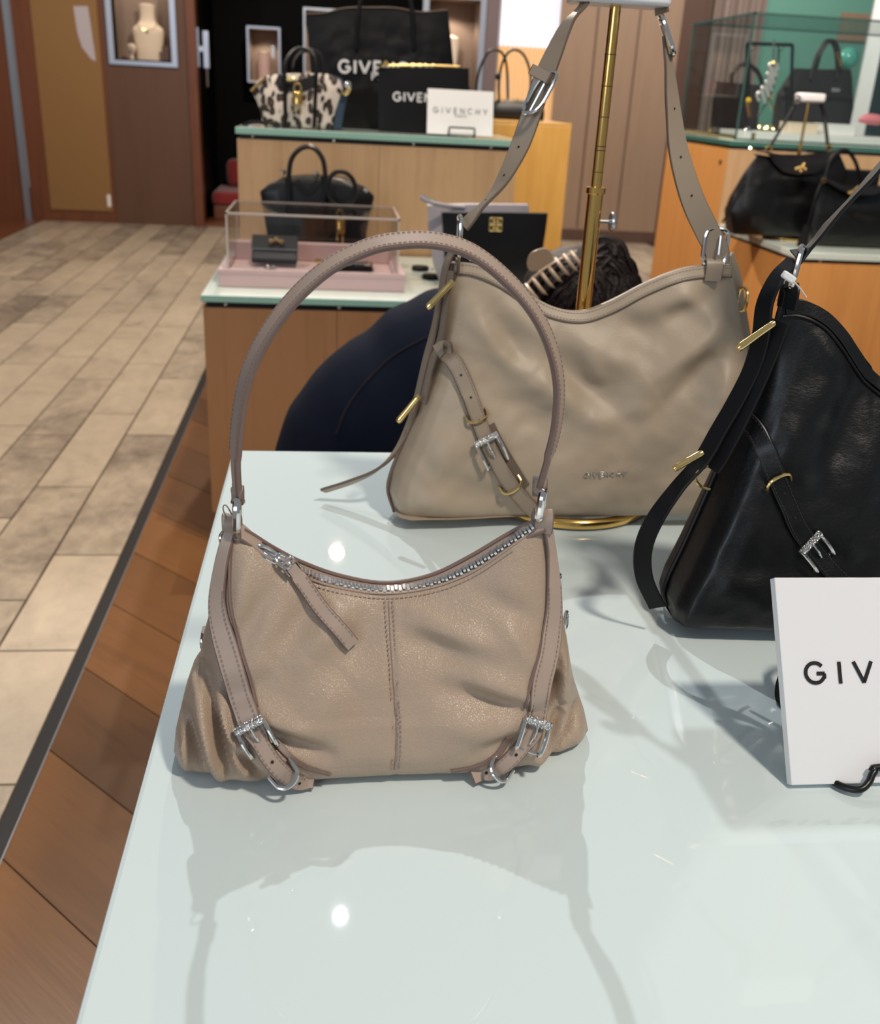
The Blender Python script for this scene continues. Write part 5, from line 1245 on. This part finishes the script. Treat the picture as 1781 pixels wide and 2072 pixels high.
FBG = simple_body([(1490,446),(1478,430),(1486,400),(1510,350),(1535,312)], [(1700,448),(1706,430),(1712,390),(1716,350),(1700,312)], [(1490,446),(1600,449),(1700,448)], [(1535,312),(1570,318),(1610,322),(1650,318),(1700,312)], Y0-.06, .09, .030, 44, 30, [((1570,360),(1640,365),10,.012),((1560,395),(1630,400),10,-.010),((1500,330),(1490,430),10,-.012)], .003, 9, z0=LZ+.018)
FBG.mb.build('bag_body', M['leather_black'], fl_)
fv = [(1530,306),(1556,312),(1566,330),(1585,348),(1615,354),(1650,350),(1675,338),(1690,320),(1704,304)]
mb = MB(); up_ = resample([(1532,304),(1580,312),(1625,313),(1670,308),(1704,302)], 24); lo_ = resample(fv, 24); vs = []
for k in range(7):
    for i in range(24):
        f = k/6; x, y = up_[i]*(1-f)+lo_[i]*f; pth, nh = FBG.hit(x, max(y, 322 - 4*abs(i-12)/12*0)); q = at(x, y, pth.y - .006 - .012*math.sin(f*math.pi*.5)); vs.append(q)
for k in range(7):
    for i in range(24): vs.append(vs[k*24+i] + Vector((0, .006, 0)))
fs = []
for k in range(6):
    for i in range(23):
        a = k*24+i; fs += [(a, a+24, a+25, a+1), (168+a, 168+a+1, 168+a+25, 168+a+24)]
for i in range(23): fs += [(i, i+1, 168+i+1, 168+i), (144+i, 168+144+i, 168+144+i+1, 144+i+1)]
for k in range(6): fs += [(k*24, 168+k*24, 168+k*24+24, k*24+24), (k*24+23, k*24+47, 168+k*24+47, 168+k*24+23)]
mb.add(vs, fs).build('flap', M['leather_black_dull'], fl_)
cc = at(1621,342,Y0-.13); mb = MB()
for dx, dz in ((-.02, 0), (-.008, .004), (.006, .008), (.018, 0), (0, -.008), (.008, .018)): mb.ball(cc + Vector((dx, 0, dz)), .008, 8)
mb.build('gold_clasp', M['gold'], fl_)
px_tube([(1556,300,Y0-.04),(1580,262,Y0-.01),(1600,228,Y0+.01),(1618,196,Y0+.02)], .006).build('strap', M['leather_black_dull'], fl_)
px_tube([(1676,302,Y0-.04),(1672,262,Y0-.01),(1668,235,Y0+.01),(1660,206,Y0+.02)], .0075).build('strap', M['leather_black_dull'], fl_)
for x, y in ((1556,302),(1677,301)): ring_at(at(x, y, Y0-.05), .012, .012, .004).build('strap_ring', M['gold'], fl_)
ring_at(at(1614,201,Y0-.002), .012, .014, .003).build('buckle', M['chrome'], fl_)
px_tube([(1524,330,Y0-.05),(1500,380,Y0-.06),(1478,425,Y0-.06),(1462,450,Y0-.05)], .0045).build('side_strap', M['leather_black_dull'], fl_)
Y1 = 3.93
f2 = thing('flap_handbag', 'second black flap bag with tassel at the right edge of the low corner stand', 'handbag', (2.2, Y1, LZ))
FB2 = simple_body([(1646,482),(1640,460),(1650,420),(1660,385),(1668,362)], [(1850,484),(1862,450),(1850,410),(1836,380),(1826,362)], [(1646,482),(1740,486),(1850,484)], [(1668,362),(1710,380),(1750,384),(1790,378),(1826,362)], Y1, .045, .024, 36, 26, [((1690,420),(1800,430),14,.012),((1680,400),(1720,440),10,-.008)], .003, 19, z0=LZ+.002)
FB2.mb.build('bag_body', M['leather_black'], f2)
mb = MB(); A = resample([(1664,358),(1705,374),(1750,380),(1800,372),(1832,356)], 20); B_ = resample([(1668,364),(1700,384),(1735,396),(1770,394),(1832,366)], 20); vs = []
for row, dy_ in ((A, -.012), (B_, -.040)):
    for x, y in row: vs.append(at(x, y, Y1+dy_))
vs += [q + Vector((0, .006, 0)) for q in vs]
fs = []
for i in range(19): fs += [(i, 20+i, 21+i, i+1), (40+i, 41+i, 61+i, 60+i), (i, i+1, 41+i, 40+i), (20+i, 60+i, 61+i, 21+i)]
fs += [(0, 40, 60, 20), (19, 39, 79, 59)]
mb.add(vs, fs).build('flap', M['leather_black_dull'], f2)
mb = MB(); cc = at(1725,388,Y1-.05)
for dx, dz in ((-.012, -.004), (0, 0), (.012, .01), (.02, .018)): mb.ball(cc + Vector((dx, 0, dz)), .008, 8)
mb.build('gold_clasp', M['gold'], f2)
px_tube([(1668,366,Y1-.01),(1680,325,Y1),(1698,306,Y1),(1715,306,Y1),(1730,325,Y1),(1742,360,Y1),(1750,382,Y1)], .008).build('handle', M['leather_black_dull'], f2)
ring_at(at(1668,365,Y1-.02), .008, .008, .0025).build('handle_ring', M['gold'], f2)
px_tube([(1662,370,Y1-.02),(1650,400,Y1-.03),(1640,435,Y1-.035),(1634,455,Y1-.035)], .004).build('tassel_cord', M['leather_black_dull'], f2)
mb = MB()
for i in range(14):
    a = at(1634,456,Y1-.035); x = (i % 7-3)*.006; y = (i//7)*.008
    mb.tube([a + Vector((x*.4, y, 0)), Vector((a.x + x - .004, a.y+y, LZ+.004))], .0042, 6)
mb.build('tassel', M['leather_black_dull'], f2, kind='stuff')
tag(MB().box((2.10, 4.32, LZ+.002), (2.40, 4.38, .98), M=None).build('navy_box', M['leather_black_dull'], smooth=False, bevel=.01), 'dark upright leather box behind the two black flap bags', 'box')

# ---- inside the glass case
CZ = 1.0665
wt = thing('white_plinth', 'long white display plinth inside the glass case', 'plinth', (2.4, 4.8, CZ))
MB().box((1.90, 4.69, CZ), (3.2, 5.02, CZ+.040)).build('plinth_block', M['white_board'], wt, bevel=.003, smooth=False)
MB().box((1.93, 4.688, CZ+.004), (1.95, 4.6895, CZ+.036)).build('price_plate', M['brass'], wt, smooth=False)
PZ = CZ+.0405
def wbox(x0, x1, Yf, h, lab, m='white_board'):
    a, b = at(x0, 240, Yf), at(x1, 240, Yf)
    t = thing('white_box', lab, 'box', ((a.x+b.x)/2, Yf, PZ)); MB().box((a.x, Yf, PZ), (b.x, Yf+.12, PZ+h)).build('box_body', M[m], t, bevel=.002, smooth=False)
    MB().box((a.x-.002, Yf-.002, PZ+h), (b.x+.002, Yf+.122, PZ+h+.006)).build('lid', M[m], t, bevel=.001, smooth=False)
wbox(1602, 1660, 4.76, .042, 'beige grey box under the dark handbag in the glass case', 'bust_cream'); wbox(1674, 1736, 4.76, .044, 'plain white box beside the pink scarf in the glass case')
mb = MB().ball(at(1765,242,4.78), .07, 14, 0, (1, .5, .32)); 
for q in mb.v: q.z = max(q.z + .012*noise.noise(q*40), PZ+.001)
tag(mb.build('pink_scarf', mat('pink_scarf', (.75, .22, .26), .7)), 'crumpled pink scarf on the white plinth in the case', 'scarf')
# brown round-handle tote
Y0 = 5.02
rt2 = thing('round_handle_tote', 'small dark brown tote with a round arched handle inside the glass case', 'handbag', (2.0, Y0, PZ))
RB = simple_body([(1450,246),(1446,200),(1452,165)], [(1535,248),(1538,205),(1540,172)], [(1450,246),(1490,247),(1535,248)], [(1452,165),(1490,168),(1540,172)], Y0, .07, .010, 24, 18, z0=PZ+.002)
RB.mb.build('bag_body', M['leather_brown'], rt2)
px_tube([(1480,170,Y0),(1482,150,Y0),(1495,134,Y0),(1512,131,Y0),(1530,142,Y0),(1540,160,Y0),(1541,174,Y0)], .011).build('handle', M['leather_brown'], rt2)
# dark wire display frame
wf = thing('wire_frame', 'dark rectangular wire jewellery frame inside the glass case', 'frame', (2.1, 4.88, PZ))
Yf = 4.86
a, b, c, d = at(1512,240,Yf), at(1512,88,Yf), at(1604,91,Yf), at(1604,240,Yf)
for p, q in ((Vector((a.x, Yf, PZ)), b), (b, c), (Vector((d.x, Yf, PZ)), c)): MB().tube([p, q], .008, 8).build('frame_bar', M['wire_black'], wf)
for p, q in ((Vector((a.x+.03, Yf+.04, PZ)), b + Vector((.03, .04, 0))), (b + Vector((.03, .04, 0)), c + Vector((.0, .04, 0)))): MB().tube([p, q], .006, 8).build('rear_bar', M['wire_black'], wf)
px_tube([(1576,92,Yf),(1574,130,Yf),(1560,190,Yf),(1534,236,Yf)], .004).build('hanging_cord', M['wire_black'], wf)
for x in (1522, 1580): ring_at(at(x, 96, Yf), .012, .014, .0022).build('hook', M['wire_black'], wf)
# cursive silver charm
ch = thing('script_charm', 'silver handwritten script charm hanging by a chain in the glass case', 'charm', (2.15, 4.80, PZ))
Yc_ = 4.80
pth = [(1536,205),(1532,192),(1537,186),(1545,196),(1549,209),(1543,186),(1542,176),(1549,180),(1556,196),(1551,172),(1550,164),(1557,170),(1562,184),(1556,158),(1552,148),(1558,150),(1566,170),(1563,150),(1556,135),(1560,128),(1567,136),(1571,152),(1566,150),(1562,140),(1566,130),(1572,130),(1574,142)]
px_tube([(x, y, Yc_) for x, y in pth], .0062, 6, 5).build('script', M['charm_silver'], ch)
mb = MB()
for i in range(9):
    y = 84 + 5*i; mb.tube(loop_pts(at(1566, y, Yc_), Vector((1, 0, 0)) if i % 2 else Vector((0, 1, 0)), Vector((0, 0, 1)), .005, .0085, 10, 2), .0022, 5, closed=True)
mb.build('chain', M['chrome'], ch, kind='stuff')
MB().ball(at(1565,128,Yc_-.01), .012, 8).build('gold_bail', M['gold'], ch)
px_tube([(1564,190,Yc_),(1560,205,Yc_),(1564,222,Yc_)], .005).build('drop', M['gold'], ch)
# ring stand and gold rings
jw = thing('jewel_clip', 'gold and yellow stone jewel standing at the case corner', 'jewellery', (1.95, 4.74, PZ))
MB().ball(at(1515,203,4.74), .013, 10).build('yellow_stone', mat('yellow_stone', (.85, .55, .02), .2), jw)
px_tube([(1514,206,4.74),(1516,222,4.74),(1518,236,4.74)], .010).build('stem', M['gold'], jw)
b_ = at(1517,240,4.74); MB().lathe([(.02, 0), (.016, .010), (.006, .018)], (b_.x, b_.y, PZ), 12).build('foot', M['chrome'], jw)
for x, lab in ((1546, 'left of two gold rings lying on the white plinth'), (1562, 'right of two gold rings lying on the white plinth')):
    c = at(x, 238, 4.74); tag(ring_at((c.x, c.y, PZ+.018), .016, .014, .0035, (1,0,0), (0,.3,.95)).build('gold_ring', M['gold']), lab, 'jewellery', 'gold rings on the plinth')
# big dark handbag in the case
Y0 = 5.12
dk = thing('structured_handbag', 'large dark charcoal structured handbag with twin handles inside the glass case', 'handbag', (2.4, Y0, CZ))
DK = simple_body([(1592,240),(1580,215),(1580,190),(1600,150),(1612,138)], [(1722,240),(1728,215),(1726,185),(1725,160),(1722,140)], [(1592,240),(1660,240),(1722,240)], [(1612,138),(1665,140),(1722,140)], Y0, .13, .02, 34, 22, z0=CZ+.002)
mch = mat('charcoal_leather', (.018, .017, .019), .5); DK.mb.build('bag_body', mch, dk)
pts, nor = DK.path([(1600,181),(1660,183),(1716,182)], 20, .002); MB().ribbon(pts, wdirs(pts, nor), .012, .004).build('belt', mch, dk)
MB().box((-.022, -.004, -.008), (.022, .004, .008), M=Matrix.Translation(DK.hit(1690,182)[0] + Vector((0, -.008, 0)))).build('clasp', M['foil_silver'], dk, bevel=.002)
for dx, yy in ((0, Y0-.02), (7, Y0+.08)):
    px_tube([(1640+dx,160,yy),(1646+dx,135,yy),(1656+dx,105,yy),(1672+dx,83,yy),(1685+dx,88,yy),(1692+dx,112,yy),(1694+dx,160,yy)], .0085).build('handle', mch, dk)
px_tube([(1694,105,Y0-.04),(1699,120,Y0-.04),(1703,134,Y0-.04)], .008, 6).build('gold_charm', M['gold'], dk)
c = at(1716,118,5.30); ob = thing('teal_orb', 'round teal glass orb on a thin stem beside the charcoal handbag', 'ornament', (c.x, 5.30, CZ))
MB().ball(c, .052, 20).build('orb', M['teal_glass'], ob); MB().tube([Vector((c.x, 5.30, CZ+.001)), c - Vector((0, 0, .05))], .006, 8).build('stem', M['steel'], ob)
a = at(1400,256,4.85)
gb = thing('gold_chain_handle', 'gold bar handle with small ring lying at the case corner', 'jewellery', (1.87, 5.2, CZ))
MB().tube([(1.862, 4.72, CZ+.012), (1.862, 5.44, CZ+.012)], .009, 8).build('bar', M['gold'], gb)
ring_at((1.87, 5.08, CZ+.022), .012, .018, .005, (0,1,0), (0,0,1)).build('ring', M['gold'], gb)

# ---------------------------------------------------------------- crouching person behind the table
PY = 1.82
def skin_mesh(joints, edges, name, m, root, sub=2, parent=None, extra=None):
    me = bpy.data.meshes.new(name); me.from_pydata([j[0] for j in joints], edges, []); o = bpy.data.objects.new(name, me); COL.objects.link(o)
    o.modifiers.new('skin', 'SKIN'); o.modifiers['skin'].use_smooth_shade = True
    for i, j in enumerate(joints):
        s = me.skin_vertices[0].data[i]; s.radius = (j[1], j[1] if len(j) < 3 else j[2]); s.use_root = (i == 0)
    sb = o.modifiers.new('sub', 'SUBSURF'); sb.levels = sub; sb.render_levels = sub
    dg = bpy.context.evaluated_depsgraph_get(); ev = o.evaluated_get(dg); m2 = bpy.data.meshes.new_from_object(ev)
    bpy.data.objects.remove(o)
    base = Vector(root['_base']); m2.transform(Matrix.Translation(-base)); m2.name = name
    m2.materials.clear(); m2.materials.append(m); m2.polygons.foreach_set('use_smooth', [True]*len(m2.polygons))
    o = bpy.data.objects.new(name, m2); COL.objects.link(o); o.parent = parent if parent is not None else root
    return o
pr = thing('person', 'person in dark navy crouching behind the table, dark hair pinned with a claw clip', 'person', (.12, PY, 0))
hc = Vector((.475, PY+.05, .855))
J = [((.10, PY, .40), .15), ((.115, PY+.02, .54), .155), ((.17, PY+.04, .63), .14), ((.26, PY+.06, .68), .12), ((.36, PY+.07, .75), .05), ((.43, PY+.07, .83), .06), ((.475, PY+.06, .86), .085), ((.50, PY+.08, .80), .06),
     ((.19, PY+.20, .68), .055), ((.20, PY+.36, .56), .045), ((.30, PY+.50, .48), .034), ((.36, PY+.54, .47), .022),
     ((.38, PY-.03, .66), .055), ((.46, PY+.12, .52), .045), ((.50, PY+.32, .48), .034), ((.52, PY+.38, .475), .022),
     ((.06, PY+.10, .36), .10), ((.16, PY+.44, .40), .072), ((.13, PY+.22, .09), .045), ((.15, PY+.34, .035), .034),
     ((.17, PY-.10, .38), .10), ((.36, PY+.24, .40), .072), ((.22, PY+.06, .09), .045), ((.25, PY+.18, .035), .034)]
Ed = [(0,1),(1,2),(2,3),(3,4),(4,5),(5,6),(6,7),(3,8),(8,9),(9,10),(10,11),(3,12),(12,13),(13,14),(14,15),(0,16),(16,17),(17,18),(18,19),(0,20),(20,21),(21,22),(22,23)]
for hand in (11, 15):
    w = Vector(J[hand][0])
    for k in range(5):
        a = (-.030 + .015*k); L = (.035, .075, .082, .076, .060)[k]
        base_i = len(J); d = Vector((.25 + a*8, .9, -.15)) if k else Vector((-.8, .5, -.1)); d.normalize()
        J.append((tuple(w + Vector((a*.8, .03 if k else .0, 0))), .010)); J.append((tuple(w + Vector((a, .03 if k else 0, 0)) + d*L*.55), .0085)); J.append((tuple(w + Vector((a, .03 if k else 0, 0)) + d*L - Vector((0, 0, .012))), .007))
        Ed += [(hand, base_i), (base_i, base_i+1), (base_i+1, base_i+2)]
skin_mesh(J, Ed, 'body', M['skin'], pr, 2)
# face on the far side of the head
mb = MB(); fd = Vector((.45, .75, -.45)).normalized(); sd_ = fd.cross(Vector((0, 0, 1))).normalized(); ud = sd_.cross(fd)
for s in (-1, 1): mb.ball(hc + fd*.082 + sd_*.032*s + ud*.01, .012, 8)
mb.ball(hc + fd*.092 - ud*.02, .014, 8).ball(hc + fd*.082 - ud*.05, .016, 8, 0, (1.3, 1.3, .5))
mb.build('face', M['skin'], pr, kind='stuff')
def remeshed(mb, name, m, root, vox=.011, it=14, parent=None):
    o = mb.build(name, m); md = o.modifiers.new('r', 'REMESH'); md.mode = 'VOXEL'; md.voxel_size = vox
    sm = o.modifiers.new('s', 'SMOOTH'); sm.factor = .5; sm.iterations = it
    m2 = bpy.data.meshes.new_from_object(o.evaluated_get(bpy.context.evaluated_depsgraph_get())); bpy.data.objects.remove(o)
    m2.transform(Matrix.Translation(-Vector(root['_base']))); m2.polygons.foreach_set('use_smooth', [True]*len(m2.polygons)); m2.materials.clear(); m2.materials.append(m)
    o = bpy.data.objects.new(name, m2); COL.objects.link(o); o.parent = parent if parent is not None else root
    return o
edge = [at(x, y, PY) for x, y in ((548,950),(555,906),(568,872),(578,836),(604,793),(642,746),(677,716),(732,680),(792,652),(860,625),(930,606))]
cen = []
for i, p in enumerate(edge):
    t = (edge[min(i+1, len(edge)-1)]-edge[max(i-1, 0)]).normalized(); nrm = Vector((t.z, 0, -t.x)); cen.append(p + nrm*(.19 if i < 9 else .16))
cen = [cen[0] + Vector((.02, 0, -.14))] + cen + [Vector((.41, PY, .765)), Vector((.445, PY, .80))]
P = [V(q) for q in resample(spline(cen, 6), 40)]; rs = [.19]*28 + [.185, .18, .17, .16, .15, .14, .125, .11, .095, .08, .065, .055]
mb = MB().tube(P, rs, 28)
for arm in ([(.26, PY+.13, .66), (.22, PY+.30, .58), (.24, PY+.42, .51), (.30, PY+.50, .484)], [(.38, PY-.02, .66), (.46, PY+.08, .55), (.48, PY+.20, .51), (.497, PY+.31, .485)]):
    A = [V(q) for q in resample(spline(arm, 6), 16)]; mb.tube(A, [.10-.05*i/15 for i in range(16)], 16)
jk = remeshed(mb, 'jacket', M['navy_cloth'], pr, .013, 16)
for v_ in jk.data.vertices:
    p = v_.co; k = noise.noise(Vector((p.x*9+2, p.y*5, p.z*6)))*.007 + noise.noise(Vector((p.x*30, p.y*8, p.z*10)))*.003; v_.co = p + v_.normal*k
mb = MB()
for leg in ([(.10, PY, .34), (.11, PY+.12, .34), (.16, PY+.44, .40), (.165, PY+.46, .36), (.13, PY+.24, .12)], [(.20, PY-.02, .34), (.24, PY+.06, .35), (.36, PY+.25, .40), (.36, PY+.26, .36), (.25, PY+.06, .12)]):
    A = [V(q) for q in resample(spline(leg, 6), 24)]; mb.tube(A, [.14-.085*i/23 for i in range(24)], 18)
remeshed(mb, 'trousers', M['navy_cloth'], pr, .014, 10)
for (x, y, z) in ((.15, PY+.27, .035), (.26, PY+.11, .035)):
    MB().box((x-.042, y-.13, 0), (x+.042, y+.13, .06)).build('shoe', M['leather_black_dull'], pr, bevel=.03)
# seam following the back of the jacket
jb = BVHTree.FromPolygons([v_.co + Vector(pr['_base']) for v_ in jk.data.vertices], [tuple(p.vertices) for p in jk.data.polygons])
sp = []
for q in resample(spline([(905,664),(850,690),(790,725),(735,780),(700,830),(680,880)], 8), 60):
    d = ray(q[0], q[1]).normalized(); loc, n, i, ds = jb.ray_cast(CAM, d)
    if loc is not None: sp.append(loc + n*.0005)
if len(sp) > 5: MB().tube(sp, .0022, 6).build('jacket_seam', M['seam_brown'], pr, parent=jk)
# hair: cap, swept strands, twisted bun
mb = MB().ball(hc, .105, 28, 0, (1.06, 1.0, .88))
for q in mb.v:
    q += (q-hc).normalized()*.006*noise.noise(q*30)
hr = mb.build('hair', M['hair'], pr)
bun = at(1208,532,PY-.005); mb = MB(); rg = random.Random(4)
for k in range(150):
    f = k/149; a0 = math.pi*(1.02 + 1.0*f)          # start low on the visible side of the head
    th = rg.uniform(-.15, .95)*math.pi*.5; az = -math.pi*.5 + rg.uniform(-1.75, 1.75)
    s = hc + Vector((.112*math.cos(az)*math.cos(th*.6), .106*math.sin(az)*math.cos(th*.6), -.075 + .05*math.sin(th)))
    e_ = bun + Vector((rg.uniform(-.03, .03), rg.uniform(-.01, .03), rg.uniform(-.035, -.01)))
    m1 = s*.6+e_*.4; m1 = hc + (m1-hc).normalized()*(.111 + rg.uniform(0, .006))
    m2 = s*.25+e_*.75; m2 = hc + (m2-hc).normalized()*(.113 + rg.uniform(0, .006))
    mb.tube([V(q) for q in spline([s, m1, m2, e_], 5)], [.0045]*16, 5)
mb.build('hair_strands', M['hair'], pr, parent=hr, kind='stuff')
mb = MB()
for k in range(46):
    ph = rg.uniform(0, 2*math.pi); rr = rg.uniform(.020, .036); tz = rg.uniform(-.6, .6); ax_ = Vector((rg.uniform(-.5, .5), -1+rg.uniform(-.4, .4), rg.uniform(.1, .9))).normalized()
    u_ = ax_.orthogonal().normalized(); w_ = ax_.cross(u_); cc = bun + ax_*rg.uniform(-.012, .014) + Vector((rg.uniform(-.008, .012), 0, rg.uniform(-.010, .008)))
    mb.tube([cc + (u_*math.cos(ph+t_*.32)*1.15 + w_*math.sin(ph+t_*.32)*.95)*rr for t_ in range(17)], .0062, 5)
mb.ball(bun, .030, 14)
mb.build('bun', M['hair'], pr, parent=hr, kind='stuff')
# loose twist of hair falling to the right of the bun
mb = MB()
for k in range(26):
    o_ = Vector((rg.uniform(-.008, .008), rg.uniform(-.012, .012), rg.uniform(-.008, .008)))
    mb.tube([V(q) + o_ for q in spline([at(1215,492,PY), at(1248,500,PY), at(1262,530,PY-.01), at(1272,560,PY-.005), at(1262,575,PY+.01), at(1240,560,PY)], 5)], .0055, 5)
mb.build('hair_twist', M['hair'], pr, parent=hr, kind='stuff')
# claw clip
cl = MB().tube([V(q) for q in spline([at(1064,578,PY-.07), at(1090,552,PY-.075), at(1120,532,PY-.07), at(1150,516,PY-.055), at(1166,508,PY-.04)], 6)], .0022, 8).build('claw_clip', M['clip_bone'], pr)
for k, (x, y) in enumerate(((1064,576),(1078,563),(1093,549),(1108,537),(1124,524),(1141,516),(1156,510))):
    a = at(x, y, PY-.072+.004*k); b = at(x+9, y+12, PY-.098+.004*k); c = at(x+20, y+26, PY-.098+.005*k); d = at(x+30, y+34, PY-.085+.006*k)
    MB().tube([V(q) for q in spline([a, b, c, d], 5)], [.0036]*12 + [.0028, .002, .0012, .0008], 8).build('clip_tooth', M['clip_bone'], pr, parent=cl)
pd = [at(x, y, PY-.07) for x, y in spline([(1066,530),(1075,512),(1098,503),(1112,508),(1119,524),(1108,538),(1085,549),(1070,546)], 6, True)]
mb = MB(); n = len(pd); mb.add(pd + [q + Vector((.001, .004, .001)) for q in pd], [list(range(n)), list(range(n, 2*n))[::-1]] + [(i, (i+1) % n, n+(i+1) % n, n+i) for i in range(n)])
mb.build('clip_paddle', M['clip_taupe'], pr, parent=cl, bevel=.0008)
